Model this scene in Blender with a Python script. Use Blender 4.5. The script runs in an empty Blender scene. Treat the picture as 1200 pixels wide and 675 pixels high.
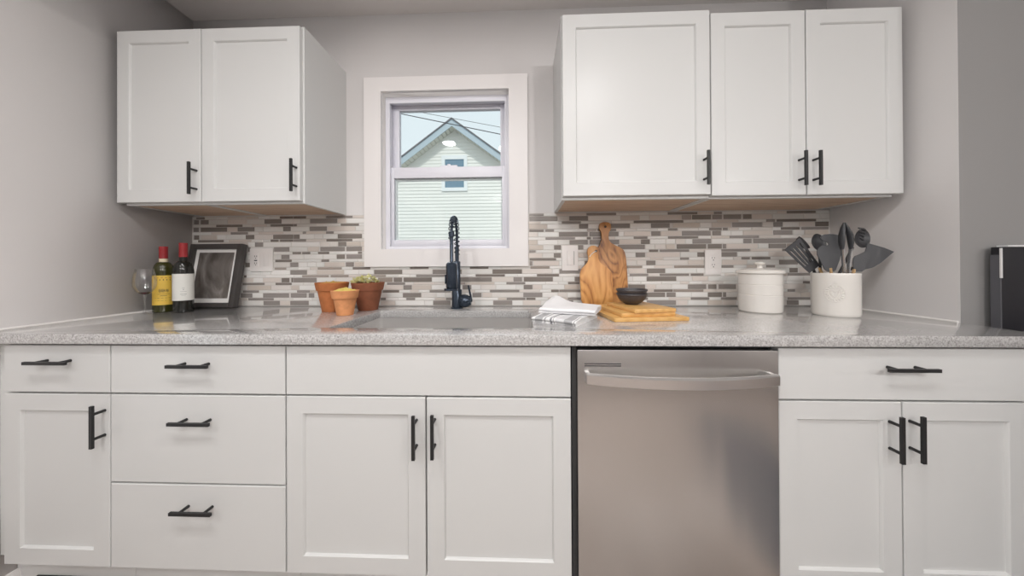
import bpy, bmesh, math, random
from mathutils import Vector, Matrix
S = bpy.context.scene
COL = S.collection
PI = math.pi

# ---------------------------------------------------------------- camera, sky, lights, exposure
cam_data = bpy.data.cameras.new('camera')
cam = bpy.data.objects.new('camera', cam_data)
COL.objects.link(cam)
S.camera = cam
cam_data.sensor_fit = 'HORIZONTAL'
cam_data.sensor_width = 36.0
F_PX, CX, CY = 355.2401, 599.3786, 308.9016
cam_data.lens = F_PX / 1200.0 * 36.0
cam_data.shift_x = (600.0 - CX) / 1200.0
cam_data.shift_y = (CY - 337.5) / 1200.0
cam_data.clip_start = 0.02
yaw, pit, rol = 0.0339, 0.0036, -0.0052
r0 = Vector((math.cos(yaw), math.sin(yaw), 0)); f0 = Vector((-math.sin(yaw), math.cos(yaw), 0)); u0 = Vector((0, 0, 1))
f1 = f0 * math.cos(pit) + u0 * math.sin(pit); u1 = u0 * math.cos(pit) - f0 * math.sin(pit)
r2 = r0 * math.cos(rol) + u1 * math.sin(rol); u2 = u1 * math.cos(rol) - r0 * math.sin(rol)
mw = Matrix((r2, u2, -f1)).transposed().to_4x4()
mw.translation = Vector((0, -1.5582, 1.1251))
cam.matrix_world = mw

world = bpy.data.worlds.new('sky'); S.world = world
world.use_nodes = True
wn = world.node_tree.nodes; wl_ = world.node_tree.links
wn.clear()
wo = wn.new('ShaderNodeOutputWorld'); wb = wn.new('ShaderNodeBackground')
wb.inputs['Color'].default_value = (0.80, 0.885, 0.93, 1); wb.inputs['Strength'].default_value = 1.0
wl_.new(wb.outputs[0], wo.inputs[0])

def lamp(name, kind, loc, energy, color=(1, 1, 1), size=0.2, target=None):
    d = bpy.data.lights.new(name, kind); d.energy = energy; d.color = color
    if kind == 'AREA':
        d.shape = 'DISK'; d.size = size
    elif kind == 'SUN':
        d.angle = 0.03
    else:
        d.shadow_soft_size = size
    o = bpy.data.objects.new(name, d); COL.objects.link(o); o.location = loc
    if target is not None:
        o.rotation_euler = (Vector(target) - Vector(loc)).to_track_quat('-Z', 'Y').to_euler()
    return o
lamp('sun', 'SUN', (3, -6, 12), 1.6, (1, 0.97, 0.92), target=(0, 6, 0))

S.view_settings.view_transform = 'Standard'
try: S.view_settings.look = 'None'
except Exception: pass
S.view_settings.gamma = 1.0
S.view_settings.use_curve_mapping = False
S.view_settings.exposure = 0.13
try:
    S.cycles.use_denoising = True
    S.cycles.max_bounces = 10
    S.cycles.diffuse_bounces = 6
    S.cycles.glossy_bounces = 5
    S.cycles.transparent_max_bounces = 12
    S.cycles.caustics_reflective = False
    S.cycles.caustics_refractive = False
    S.cycles.sample_clamp_indirect = 4.0
except Exception:
    pass

# ---------------------------------------------------------------- materials
def mat(name, color, rough=0.5, metal=0.0, spec=0.5, **kw):
    m = bpy.data.materials.new(name); m.use_nodes = True
    b = m.node_tree.nodes['Principled BSDF']
    b.inputs['Base Color'].default_value = (*color, 1)
    b.inputs['Roughness'].default_value = rough
    b.inputs['Metallic'].default_value = metal
    b.inputs['Specular IOR Level'].default_value = spec
    for k, v in kw.items():
        b.inputs[k.replace('_', ' ')].default_value = v
    return m

def nodes(m):
    nt = m.node_tree
    return nt, nt.nodes, nt.links, nt.nodes['Principled BSDF']

def coords(nt, scale=(1, 1, 1), rot=(0, 0, 0)):
    tc = nt.nodes.new('ShaderNodeTexCoord'); mp = nt.nodes.new('ShaderNodeMapping')
    mp.inputs['Scale'].default_value = scale; mp.inputs['Rotation'].default_value = rot
    nt.links.new(tc.outputs['Object'], mp.inputs['Vector'])
    return mp.outputs['Vector']

def noise(nt, vec, scale, detail=3, rough=0.5, dist=0.0):
    n = nt.nodes.new('ShaderNodeTexNoise')
    n.inputs['Scale'].default_value = scale; n.inputs['Detail'].default_value = detail
    n.inputs['Roughness'].default_value = rough; n.inputs['Distortion'].default_value = dist
    if vec is not None: nt.links.new(vec, n.inputs['Vector'])
    return n

def ramp(nt, fac, stops):
    r = nt.nodes.new('ShaderNodeValToRGB')
    el = r.color_ramp.elements
    while len(el) > 1: el.remove(el[0])
    el[0].position = stops[0][0]; el[0].color = (*stops[0][1], 1)
    for p, c in stops[1:]:
        e = el.new(p); e.color = (*c, 1)
    nt.links.new(fac, r.inputs['Fac'])
    return r

def bump(nt, height, strength, dist=0.002):
    b = nt.nodes.new('ShaderNodeBump'); b.inputs['Strength'].default_value = strength
    b.inputs['Distance'].default_value = dist
    nt.links.new(height, b.inputs['Height'])
    nt.links.new(b.outputs['Normal'], nt.nodes['Principled BSDF'].inputs['Normal'])

def paint(name, color, rough=0.6, var=0.03):
    m = mat(name, color, rough, spec=0.3)
    nt, N, L, B = nodes(m)
    v = coords(nt)
    n = noise(nt, v, 1.3, 2)
    c0 = tuple(max(0, c * (1 - var)) for c in color); c1 = tuple(min(1, c * (1 + var)) for c in color)
    r = ramp(nt, n.outputs['Fac'], [(0.3, c0), (0.7, c1)])
    L.new(r.outputs['Color'], B.inputs['Base Color'])
    n2 = noise(nt, v, 180, 2)
    bump(nt, n2.outputs['Fac'], 0.05, 0.001)
    return m

M = {}
M['wall'] = paint('wall_paint', (0.64, 0.622, 0.616), 0.55)
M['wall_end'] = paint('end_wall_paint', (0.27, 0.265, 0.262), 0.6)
M['ceiling'] = paint('ceiling_paint', (0.70, 0.68, 0.67), 0.7)
M['cab'] = paint('cabinet_white', (0.625, 0.63, 0.622), 0.32, 0.01)
M['trim'] = paint('trim_white', (0.80, 0.775, 0.765), 0.35, 0.01)
M['vinyl'] = mat('window_vinyl', (0.74, 0.74, 0.80), 0.35)
M['caulk'] = mat('caulk', (0.78, 0.76, 0.74), 0.5)
M['gap'] = mat('dark_gap', (0.03, 0.03, 0.03), 0.7)
M['black'] = mat('black_metal', (0.022, 0.022, 0.023), 0.42, 0.3)
M['faucet'] = mat('faucet_black', (0.050, 0.066, 0.092), 0.22, 0.6)
M['chrome'] = mat('chrome', (0.75, 0.76, 0.78), 0.15, 1.0)
M['plate'] = mat('plate_white', (0.78, 0.75, 0.73), 0.35)
M['ceramic'] = mat('ceramic_cream', (0.74, 0.715, 0.675), 0.22, Coat_Weight=0.3, Coat_Roughness=0.1)
M['plastic'] = mat('black_nylon', (0.035, 0.036, 0.040), 0.45)
M['plastic2'] = mat('grey_nylon', (0.075, 0.077, 0.082), 0.5)
M['steel'] = mat('steel', (0.62, 0.62, 0.62), 0.25, 1.0)
M['grout'] = mat('grout', (0.60, 0.575, 0.55), 0.8)
M['bowl'] = mat('dark_stoneware', (0.058, 0.052, 0.056), 0.4)
M['appliance'] = mat('appliance_black', (0.012, 0.012, 0.016), 0.3)
M['appliance_side'] = mat('appliance_grey_side', (0.09, 0.09, 0.10), 0.5)
M['wire'] = mat('cable', (0.05, 0.05, 0.06), 0.6)
M['lamp_base'] = mat('lamp_white', (0.8, 0.8, 0.8), 0.4)
M['soil'] = mat('potting_soil', (0.10, 0.06, 0.035), 0.9)

def emissive(name, color, strength):
    m = mat(name, color, 0.5)
    B = m.node_tree.nodes['Principled BSDF']
    B.inputs['Emission Color'].default_value = (*color, 1)
    B.inputs['Emission Strength'].default_value = strength
    return m
M['diffuser'] = emissive('lamp_diffuser', (1.0, 0.95, 0.88), 6.0)

def granite():
    m = mat('speckled_quartz', (0.5, 0.5, 0.5), 0.22, spec=0.6, Coat_Weight=0.8, Coat_Roughness=0.06, Coat_IOR=1.6)
    nt, N, L, B = nodes(m)
    v = coords(nt)
    n1 = noise(nt, v, 190, 3, 0.7)
    r1 = ramp(nt, n1.outputs['Fac'], [(0.33, (0.08, 0.075, 0.07)), (0.44, (0.33, 0.32, 0.31)), (0.54, (0.48, 0.475, 0.47)), (0.66, (0.74, 0.73, 0.73))])
    vo = N.new('ShaderNodeTexVoronoi'); vo.inputs['Scale'].default_value = 260
    L.new(v, vo.inputs['Vector'])
    r2 = ramp(nt, vo.outputs['Color'], [(0.0, (0.18, 0.17, 0.16)), (0.22, (0.47, 0.465, 0.46)), (0.8, (0.54, 0.535, 0.53)), (1.0, (0.70, 0.70, 0.70))])
    mx = N.new('ShaderNodeMix'); mx.data_type = 'RGBA'; mx.inputs['Factor'].default_value = 0.5
    L.new(r1.outputs['Color'], mx.inputs[6]); L.new(r2.outputs['Color'], mx.inputs[7])
    L.new(mx.outputs[2], B.inputs['Base Color'])
    return m
M['granite'] = granite()

def stainless(name, color, rough, warp):
    """brushed sheet steel; warp = slight waviness of the sheet in upright streaks"""
    m = mat(name, color, rough, 1.0)
    nt, N, L, B = nodes(m)
    B.inputs['Anisotropic'].default_value = 0.6
    if warp:
        v = coords(nt, (4.5, 1, 0.5), (0, 0.10, 0))
        n = noise(nt, v, 1.0, 2, 0.45)
        bump(nt, n.outputs['Fac'], warp, 0.02)
    return m
M['stainless'] = stainless('brushed_stainless', (0.70, 0.685, 0.67), 0.27, 0.55)
M['stainless_bar'] = stainless('brushed_stainless_bar', (0.80, 0.79, 0.78), 0.28, 0)
M['sink'] = stainless('sink_stainless', (0.84, 0.83, 0.82), 0.42, 0.05)

def stone(name, base, vary, rough=0.3):
    """honed stone tile: each tile its own tone, faint horizontal veins"""
    m = mat(name, base, rough)
    nt, N, L, B = nodes(m)
    at = N.new('ShaderNodeAttribute'); at.attribute_name = 'tone'
    v = coords(nt, (6, 1, 90))
    n = noise(nt, v, 1.0, 3, 0.6)
    ad = N.new('ShaderNodeMath'); ad.operation = 'MULTIPLY_ADD'; ad.inputs[1].default_value = 0.35
    L.new(n.outputs['Fac'], ad.inputs[0]); L.new(at.outputs['Fac'], ad.inputs[2])
    r = ramp(nt, ad.outputs[0], vary)
    L.new(r.outputs['Color'], B.inputs['Base Color'])
    return m
M['tile_light'] = stone('tile_pale_stone', (0.6, 0.6, 0.6), [(0.15, (0.64, 0.575, 0.52)), (0.35, (0.69, 0.65, 0.615)), (0.65, (0.70, 0.70, 0.675)), (1.2, (0.78, 0.765, 0.74))], 0.22)
M['tile_beige'] = stone('tile_beige_stone', (0.5, 0.4, 0.35), [(0.15, (0.53, 0.47, 0.41)), (0.6, (0.60, 0.54, 0.49)), (1.2, (0.66, 0.60, 0.555))], 0.3)
M['tile_dark'] = stone('tile_taupe', (0.2, 0.18, 0.16), [(0.15, (0.185, 0.160, 0.140)), (0.6, (0.225, 0.200, 0.180)), (1.2, (0.275, 0.25, 0.235))], 0.22)
M['tile_mid'] = stone('tile_warm_grey', (0.3, 0.27, 0.24), [(0.15, (0.30, 0.255, 0.22)), (1.2, (0.37, 0.33, 0.30))], 0.25)

def wood(name, c_dark, c_mid, c_light, scale=(1, 1, 1), grain=9.0, dist=3.0, rough=0.5, rot=(0, 0, 0), det=3):
    m = mat(name, c_mid, rough)
    nt, N, L, B = nodes(m)
    v = coords(nt, scale, rot)
    n0 = noise(nt, v, grain * 0.35, det, 0.55, dist)
    w = N.new('ShaderNodeTexWave'); w.wave_type = 'BANDS'; w.bands_direction = 'X'
    w.inputs['Scale'].default_value = grain; w.inputs['Distortion'].default_value = dist * 2.2
    w.inputs['Detail'].default_value = 3; w.inputs['Detail Scale'].default_value = 1.2
    L.new(v, w.inputs['Vector'])
    mx = N.new('ShaderNodeMath'); mx.operation = 'MULTIPLY_ADD'; mx.inputs[1].default_value = 0.45
    mu = N.new('ShaderNodeMath'); mu.operation = 'MULTIPLY'; mu.inputs[1].default_value = 0.6
    L.new(n0.outputs['Fac'], mu.inputs[0])
    L.new(w.outputs['Fac'], mx.inputs[0]); L.new(mu.outputs[0], mx.inputs[2])
    r = ramp(nt, mx.outputs[0], [(0.18, c_dark), (0.45, c_mid), (0.8, c_light)])
    L.new(r.outputs['Color'], B.inputs['Base Color'])
    return m
def figured(name, c_dark, c_mid, c_light, off=(0, 0, 0)):
    """swirling olive-wood figure: contour lines of a stretched noise field"""
    m = mat(name, c_mid, 0.42)
    nt, N, L, B = nodes(m)
    v = coords(nt, (1, 1, 0.45)); v.node.inputs['Location'].default_value = off
    n = noise(nt, v, 9, 2, 0.45, 0.6)
    mu = N.new('ShaderNodeMath'); mu.operation = 'MULTIPLY'; mu.inputs[1].default_value = 7.0
    L.new(n.outputs['Fac'], mu.inputs[0])
    pp = N.new('ShaderNodeMath'); pp.operation = 'PINGPONG'; pp.inputs[1].default_value = 0.5
    L.new(mu.outputs[0], pp.inputs[0])
    v2 = coords(nt, (1, 1, 0.12)); n2 = noise(nt, v2, 60, 3, 0.6)
    ad = N.new('ShaderNodeMath'); ad.operation = 'MULTIPLY_ADD'; ad.inputs[1].default_value = 0.75
    L.new(n2.outputs['Fac'], ad.inputs[0]); L.new(pp.outputs[0], ad.inputs[2])
    r = ramp(nt, ad.outputs[0], [(0.30, c_dark), (0.52, c_mid), (0.85, c_light)])
    L.new(r.outputs['Color'], B.inputs['Base Color'])
    return m
M['olive'] = figured('olive_wood', (0.27, 0.095, 0.022), (0.54, 0.24, 0.064), (0.68, 0.35, 0.115))
M['olive2'] = figured('olive_wood_dark', (0.15, 0.055, 0.018), (0.38, 0.165, 0.05), (0.54, 0.265, 0.09), (3.1, 0, 1.7))
M['bamboo'] = wood('bamboo', (0.60, 0.33, 0.105), (0.66, 0.385, 0.13), (0.71, 0.43, 0.165), (0.15, 1, 1), 55, 0.6, 0.4, (0, 0, 1.6))
M['maple'] = wood('maple_ply', (0.34, 0.22, 0.14), (0.56, 0.40, 0.28), (0.66, 0.52, 0.40), (0.5, 3.0, 1), 4, 3, 0.55, (0, 0, 1.57))
M['spoon_wood'] = wood('spoon_wood', (0.40, 0.24, 0.11), (0.52, 0.34, 0.17), (0.62, 0.44, 0.24), (1, 1, 0.2), 40, 1, 0.5)
M['floor'] = wood('floor_wood', (0.24, 0.195, 0.17), (0.33, 0.28, 0.25), (0.42, 0.365, 0.33), (5, 0.5, 1), 4, 2, 0.35)

def terracotta(name, c):
    m = mat(name, c, 0.75, spec=0.3)
    nt, N, L, B = nodes(m)
    v = coords(nt)
    n = noise(nt, v, 25, 4, 0.6)
    r = ramp(nt, n.outputs['Fac'], [(0.3, tuple(x * 0.82 for x in c)), (0.7, tuple(min(1, x * 1.15) for x in c))])
    L.new(r.outputs['Color'], B.inputs['Base Color'])
    bump(nt, n.outputs['Fac'], 0.15, 0.001)
    return m
M['terra'] = terracotta('terracotta_mid', (0.44, 0.155, 0.055))
M['terra_dark'] = terracotta('terracotta_dark', (0.27, 0.098, 0.052))
M['terra_light'] = terracotta('terracotta_light', (0.64, 0.285, 0.125))
M['leaf'] = mat('succulent_leaf', (0.76, 0.74, 0.36), 0.5)
M['mat'] = mat('added_mat_dark', (0.13, 0.132, 0.145), 0.9)
M['moss'] = mat('yellow_moss', (0.66, 0.52, 0.14), 0.8)
M['moss_dry'] = mat('dry_moss', (0.45, 0.28, 0.08), 0.9)

def cloth(name, stripes):
    m = mat(name, (0.84, 0.84, 0.85), 0.9, spec=0.2)
    nt, N, L, B = nodes(m)
    v = coords(nt)
    n2 = noise(nt, v, 420, 2)
    bump(nt, n2.outputs['Fac'], 0.25, 0.0015)
    if stripes:
        at = N.new('ShaderNodeAttribute'); at.attribute_name = 'along'
        r = ramp(nt, at.outputs['Fac'], stripes)
        r.color_ramp.interpolation = 'CONSTANT'
        L.new(r.outputs['Color'], B.inputs['Base Color'])
    return m
W_, G_, D_ = (0.84, 0.84, 0.84), (0.43, 0.43, 0.44), (0.27, 0.27, 0.29)
M['cloth'] = cloth('white_cotton', None)
M['cloth_striped'] = cloth('striped_cotton', [(0, W_), (0.07, G_), (0.24, W_), (0.28, G_), (0.32, W_), (0.43, D_), (0.48, W_), (0.51, G_), (0.53, W_), (0.57, (0.7, 0.7, 0.71)), (0.75, G_), (0.92, W_), (0.945, G_), (0.965, W_)])

def glass_sheet(name, tint, gloss=0.06, top=0.7):
    """thin clear pane: mostly see-through with a mirror share"""
    m = bpy.data.materials.new(name); m.use_nodes = True
    nt = m.node_tree; nt.nodes.clear()
    o = nt.nodes.new('ShaderNodeOutputMaterial'); mx = nt.nodes.new('ShaderNodeMixShader')
    t = nt.nodes.new('ShaderNodeBsdfTransparent'); g = nt.nodes.new('ShaderNodeBsdfGlossy')
    t.inputs['Color'].default_value = (*tint, 1); g.inputs['Roughness'].default_value = 0.02
    lw = nt.nodes.new('ShaderNodeLayerWeight'); lw.inputs['Blend'].default_value = 0.25
    mr = nt.nodes.new('ShaderNodeMapRange')
    mr.inputs['To Min'].default_value = gloss; mr.inputs['To Max'].default_value = 0.7
    mr.inputs['To Max'].default_value = top
    nt.links.new(lw.outputs['Fresnel'], mr.inputs['Value'])
    nt.links.new(mr.outputs['Result'], mx.inputs[0])
    nt.links.new(t.outputs[0], mx.inputs[1]); nt.links.new(g.outputs[0], mx.inputs[2])
    nt.links.new(mx.outputs[0], o.inputs[0])
    return m
M['pane'] = glass_sheet('window_glass', (0.96, 0.98, 0.98), 0.03)
M['stemware'] = glass_sheet('wine_glass', (0.985, 0.988, 0.988), 0.07, 0.45)
M['wine'] = mat('red_wine', (0.08, 0.008, 0.012), 0.1)
M['bottle_green'] = mat('green_bottle', (0.034, 0.034, 0.008), 0.12)
M['bottle_dark'] = mat('dark_bottle', (0.012, 0.012, 0.010), 0.10)
M['foil'] = mat('red_foil', (0.27, 0.016, 0.020), 0.35)
M['neck_band'] = mat('cream_band', (0.66, 0.58, 0.42), 0.5)
M['label_yellow'] = mat('yellow_label', (0.74, 0.49, 0.075), 0.55)
M['label_white'] = mat('white_label', (0.70, 0.70, 0.66), 0.55)
M['ink'] = mat('ink', (0.10, 0.075, 0.04), 0.6)
M['ink_grey'] = mat('grey_ink', (0.32, 0.32, 0.32), 0.6)
M['frame'] = mat('charcoal_frame', (0.055, 0.050, 0.048), 0.4)
M['frame_side'] = mat('charcoal_frame_side', (0.035, 0.035, 0.042), 0.4)
M['mat_board'] = mat('white_mat', (0.78, 0.77, 0.75), 0.7)
M['silver'] = mat('satin_silver', (0.80, 0.80, 0.80), 0.4, 0.3)
def art():
    m = mat('sepia_print', (0.14, 0.13, 0.12), 0.3)
    nt, N, L, B = nodes(m)
    v = coords(nt, (9, 1, 5), (0, 0.5, 0))
    n = noise(nt, v, 1.0, 5, 0.55, 1.5)
    r = ramp(nt, n.outputs['Fac'], [(0.3, (0.07, 0.06, 0.052)), (0.5, (0.16, 0.145, 0.135)), (0.72, (0.34, 0.32, 0.305))])
    L.new(r.outputs['Color'], B.inputs['Base Color'])
    return m
M['art'] = art()
M['siding'] = mat('cream_siding', (0.80, 0.795, 0.75), 0.6)
M['fascia'] = mat('blue_grey_fascia', (0.42, 0.50, 0.55), 0.6)
M['soffit'] = mat('cream_soffit', (0.62, 0.62, 0.56), 0.7)
M['shingle'] = mat('roof_shingle', (0.16, 0.16, 0.17), 0.9)
M['house_glass'] = mat('house_window_glass', (0.16, 0.26, 0.34), 0.15)
M['house_trim'] = mat('house_white_trim', (0.80, 0.82, 0.82), 0.5)
M['grass'] = mat('pale_paving', (0.45, 0.45, 0.44), 0.9)

# ---------------------------------------------------------------- mesh builder
class MB:
    def __init__(s):
        s.v = []; s.f = []; s.mi = []; s.sm = []; s.X = Matrix.Identity(4); s.k = 0
    def _add(s, vs, fs, smooth=False, flip=False):
        n = len(s.v)
        for p in vs: s.v.append(s.X @ Vector(p))
        for f in fs:
            s.f.append([n + i for i in f]); s.mi.append(s.k); s.sm.append(smooth)
        return s
    def box(s, x0, x1, y0, y1, z0, z1):
        vs = [(x, y, z) for x in (x0, x1) for y in (y0, y1) for z in (z0, z1)]
        return s._add(vs, [(0, 1, 3, 2), (4, 6, 7, 5), (0, 4, 5, 1), (2, 3, 7, 6), (0, 2, 6, 4), (1, 5, 7, 3)])
    def lathe(s, prof, c=(0, 0, 0), n=40, closed=False, sx=1.0, sy=1.0):
        """prof: (r, z) from bottom to top; r = 0 closes"""
        vs = []; fs = []; idx = []
        for r, z in prof:
            if r < 1e-7:
                idx.append([len(vs)] * n); vs.append((c[0], c[1], c[2] + z))
            else:
                base = len(vs)
                for i in range(n):
                    a = 2 * PI * i / n
                    vs.append((c[0] + r * sx * math.cos(a), c[1] + r * sy * math.sin(a), c[2] + z))
                idx.append(list(range(base, base + n)))
        pairs = list(zip(idx, idx[1:]))
        if closed: pairs.append((idx[-1], idx[0]))
        for A, B in pairs:
            for i in range(n):
                j = (i + 1) % n
                q = [A[i], A[j], B[j], B[i]]
                q2 = []
                for t in q:
                    if t not in q2: q2.append(t)
                if len(q2) > 2: fs.append(tuple(q2))
        return s._add(vs, fs, True)
    def tube(s, pts, r, n=12, cap=True, flat=None):
        """round bar along pts; r a number or a list; flat = (a, b) scales the section"""
        P = [Vector(p) for p in pts]; m = len(P)
        R = r if isinstance(r, (list, tuple)) else [r] * m
        vs = []; fs = []
        t0 = (P[1] - P[0]).normalized()
        up = Vector((0, 0, 1)) if abs(t0.z) < 0.9 else Vector((1, 0, 0))
        nrm = (up - t0 * up.dot(t0)).normalized()
        for i in range(m):
            t = (P[min(i + 1, m - 1)] - P[max(i - 1, 0)]).normalized()
            nrm = (nrm - t * nrm.dot(t)).normalized(); b = t.cross(nrm)
            fa, fb = flat if flat else (1, 1)
            for k in range(n):
                a = 2 * PI * k / n
                vs.append(P[i] + nrm * (math.cos(a) * R[i] * fa) + b * (math.sin(a) * R[i] * fb))
        for i in range(m - 1):
            for k in range(n):
                j = (k + 1) % n
                fs.append((i * n + k, i * n + j, (i + 1) * n + j, (i + 1) * n + k))
        if cap:
            fs.append(tuple(range(n - 1, -1, -1))); fs.append(tuple((m - 1) * n + k for k in range(n)))
        return s._add(vs, fs, True)
    def prism(s, poly, y0, y1):
        """poly of (x, z) extruded from y0 (front) to y1"""
        n = len(poly)
        vs = [(x, y0, z) for x, z in poly] + [(x, y1, z) for x, z in poly]
        fs = [tuple(range(n)), tuple(range(2 * n - 1, n - 1, -1))]
        for i in range(n):
            j = (i + 1) % n
            fs.append((i, n + i, n + j, j))
        return s._add(vs, fs)
    def face(s, pts, smooth=False):
        return s._add(pts, [tuple(range(len(pts)))], smooth)
    def grid(s, P, nu, nv, smooth=True, wrap_v=False):
        vs = [P(i / (nu - 1), j / (nv - 1)) for i in range(nu) for j in range(nv)]
        fs = [(i * nv + j, (i + 1) * nv + j, (i + 1) * nv + j + 1, i * nv + j + 1) for i in range(nu - 1) for j in range(nv - 1)]
        return s._add(vs, fs, smooth)
    def panel_door(s, x0, x1, z0, z1, yf, th=0.019, stile=0.052, rec=0.008, c=0.0015):
        """shaker door facing -y: raised frame, sunk flat panel"""
        def ring(dx, y): return [(x0 + dx, y, z0 + dx), (x1 - dx, y, z0 + dx), (x1 - dx, y, z1 - dx), (x0 + dx, y, z1 - dx)]
        R = [ring(0, yf + th), ring(0, yf + c), ring(c, yf)]
        if stile: R += [ring(stile, yf), ring(stile + 0.0025, yf + 0.003), ring(stile + 0.004, yf + rec)]
        vs = [p for q in R for p in q]
        fs = [(3, 2, 1, 0)]
        for k in range(len(R) - 1):
            for i in range(4):
                j = (i + 1) % 4
                fs.append((k * 4 + i, k * 4 + j, (k + 1) * 4 + j, (k + 1) * 4 + i))
        l = (len(R) - 1) * 4
        fs.append((l, l + 1, l + 2, l + 3))
        return s._add(vs, fs)
    def build(s, name, mats, parent=None, bevel=0.0, seg=2, origin=None, sub=0, sharp=0.6, attr=None):
        me = bpy.data.meshes.new(name)
        off = Vector(origin) if origin is not None else (root_loc(parent) if parent is not None else Vector((0, 0, 0)))
        me.from_pydata([tuple(p - off) for p in s.v], [], s.f)
        if not isinstance(mats, (list, tuple)): mats = [mats]
        for m in mats: me.materials.append(m)
        me.polygons.foreach_set('material_index', s.mi)
        me.polygons.foreach_set('use_smooth', s.sm)
        bm = bmesh.new(); bm.from_mesh(me)
        bmesh.ops.recalc_face_normals(bm, faces=bm.faces)
        if bevel:
            es = [e for e in bm.edges if len(e.link_faces) == 2 and e.calc_face_angle(0) > 0.6]
            bmesh.ops.bevel(bm, geom=es, offset=bevel, offset_type='OFFSET', segments=seg, affect='EDGES', profile=0.6)
            for f in bm.faces: f.smooth = True
        bm.to_mesh(me); bm.free()
        if attr:
            a = me.attributes.new(attr[0], 'FLOAT', 'POINT')
            a.data.foreach_set('value', attr[1])
        try: me.set_sharp_from_angle(angle=sharp)
        except Exception: pass
        me.update()
        o = bpy.data.objects.new(name, me); COL.objects.link(o)
        if parent is not None: o.parent = parent
        elif origin is not None: o.location = origin
        if sub:
            md = o.modifiers.new('subdivision', 'SUBSURF'); md.levels = sub; md.render_levels = sub
        return o

def root_loc(o):
    while o.parent is not None: o = o.parent
    return Vector(o.location)

def tag(o, label, cat, group=None):
    o['label'] = label; o['category'] = cat
    if group: o['group'] = group
    return o
def thing(name, label, cat, loc, group=None):
    o = bpy.data.objects.new(name, None); COL.objects.link(o)
    o.location = loc; o.empty_display_size = 0.05
    return tag(o, label, cat, group)
def struct(o, label=None, cat=None):
    o['kind'] = 'structure'
    if label: o['label'] = label
    if cat: o['category'] = cat
    return o
# ---------------------------------------------------------------- the room
XL, XR = -1.749, 1.525
CEIL = 2.4363
HX0, HX1, HZ0, HZ1 = -0.7237, -0.0621, 1.2083, 2.0237     # window hole

def cell_wall(name, m, x0, x1, y0, y1, z0, z1, holes, axis):
    """wall slab with rectangular holes; axis 'x' = runs along x, 'y' = runs along y. One closed mesh."""
    b = MB()
    a0, a1 = (x0, x1) if axis == 'x' else (y0, y1)
    A = sorted({a0, a1} | {h for q in holes for h in q[:2]}); Z = sorted({z0, z1} | {h for q in holes for h in q[2:]})
    solid = lambda i, k: 0 <= i < len(A) - 1 and 0 <= k < len(Z) - 1 and not any(q[0] - 1e-6 <= A[i] and A[i + 1] <= q[1] + 1e-6 and q[2] - 1e-6 <= Z[k] and Z[k + 1] <= q[3] + 1e-6 for q in holes)
    t0, t1 = (y0, y1) if axis == 'x' else (x0, x1)
    pt = (lambda a, t, z: (a, t, z)) if axis == 'x' else (lambda a, t, z: (t, a, z))
    for i in range(len(A) - 1):
        for k in range(len(Z) - 1):
            if not solid(i, k): continue
            a, c, e, g = A[i], A[i + 1], Z[k], Z[k + 1]
            for t in (t0, t1): b.face([pt(a, t, e), pt(c, t, e), pt(c, t, g), pt(a, t, g)])
            if not solid(i - 1, k): b.face([pt(a, t0, e), pt(a, t1, e), pt(a, t1, g), pt(a, t0, g)])
            if not solid(i + 1, k): b.face([pt(c, t0, e), pt(c, t1, e), pt(c, t1, g), pt(c, t0, g)])
            if not solid(i, k - 1): b.face([pt(a, t0, e), pt(c, t0, e), pt(c, t1, e), pt(a, t1, e)])
            if not solid(i, k + 1): b.face([pt(a, t0, g), pt(c, t0, g), pt(c, t1, g), pt(a, t1, g)])
    o = b.build(name, m)
    bm = bmesh.new(); bm.from_mesh(o.data); bmesh.ops.remove_doubles(bm, verts=bm.verts, dist=1e-5)
    bmesh.ops.recalc_face_normals(bm, faces=bm.faces); bm.to_mesh(o.data); bm.free()
    return struct(o)

RY = -5.2; RX = 3.6
cell_wall('wall_back', M['wall'], XL - 0.12, XR, 0.0, 0.16, 0.0, CEIL, [(HX0, HX1, HZ0, HZ1)], 'x')
W2 = (-1.36, -1.06, 0.35, 2.05)
W3 = (-4.6, -2.6, 0.4, 2.1)
cell_wall('wall_left', M['wall'], XL - 0.12, XL, RY, 0.0, 0.0, CEIL, [W2, W3], 'y')
b = MB(); b.box(XR, XR + 0.0008, -0.4498, 0.16, 0, CEIL); struct(b.build('wall_right', M['wall']))
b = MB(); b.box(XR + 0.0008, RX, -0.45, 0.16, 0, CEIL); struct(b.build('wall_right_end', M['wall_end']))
cell_wall('wall_right_far', M['wall'], RX, RX + 0.12, RY, -0.45, 0.0, CEIL, [], 'y')
cell_wall('wall_rear', M['wall'], XL - 0.12, RX + 0.12, RY - 0.12, RY, 0.0, CEIL, [], 'x')
b = MB(); b.box(XL - 0.12, RX + 0.12, RY - 0.12, 0.16, -0.06, 0.0); struct(b.build('floor', M['floor']))
b = MB(); b.box(XL - 0.12, RX + 0.12, RY - 0.12, 0.16, CEIL, CEIL + 0.1); struct(b.build('ceiling', M['ceiling']))
for (ya, yb, za, zb), nm in ((W2, 'window_2'), (W3, 'window_3')):
    r = bpy.data.objects.new(nm, None); COL.objects.link(r); r.location = (XL - 0.06, (ya + yb) / 2, za); struct(r)
    b = MB()
    for q in ((ya, ya + .03, za, zb), (yb - .03, yb, za, zb), (ya + .03, yb - .03, za, za + .03), (ya + .03, yb - .03, zb - .03, zb)):
        b.box(XL - 0.09, XL - 0.03, q[0], q[1], q[2], q[3])
    b.build('frame', M['vinyl'], r)
    b = MB(); b.box(XL - 0.063, XL - 0.058, ya + .03, yb - .03, za + .03, zb - .03); b.build('pane', M['pane'], r)
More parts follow.
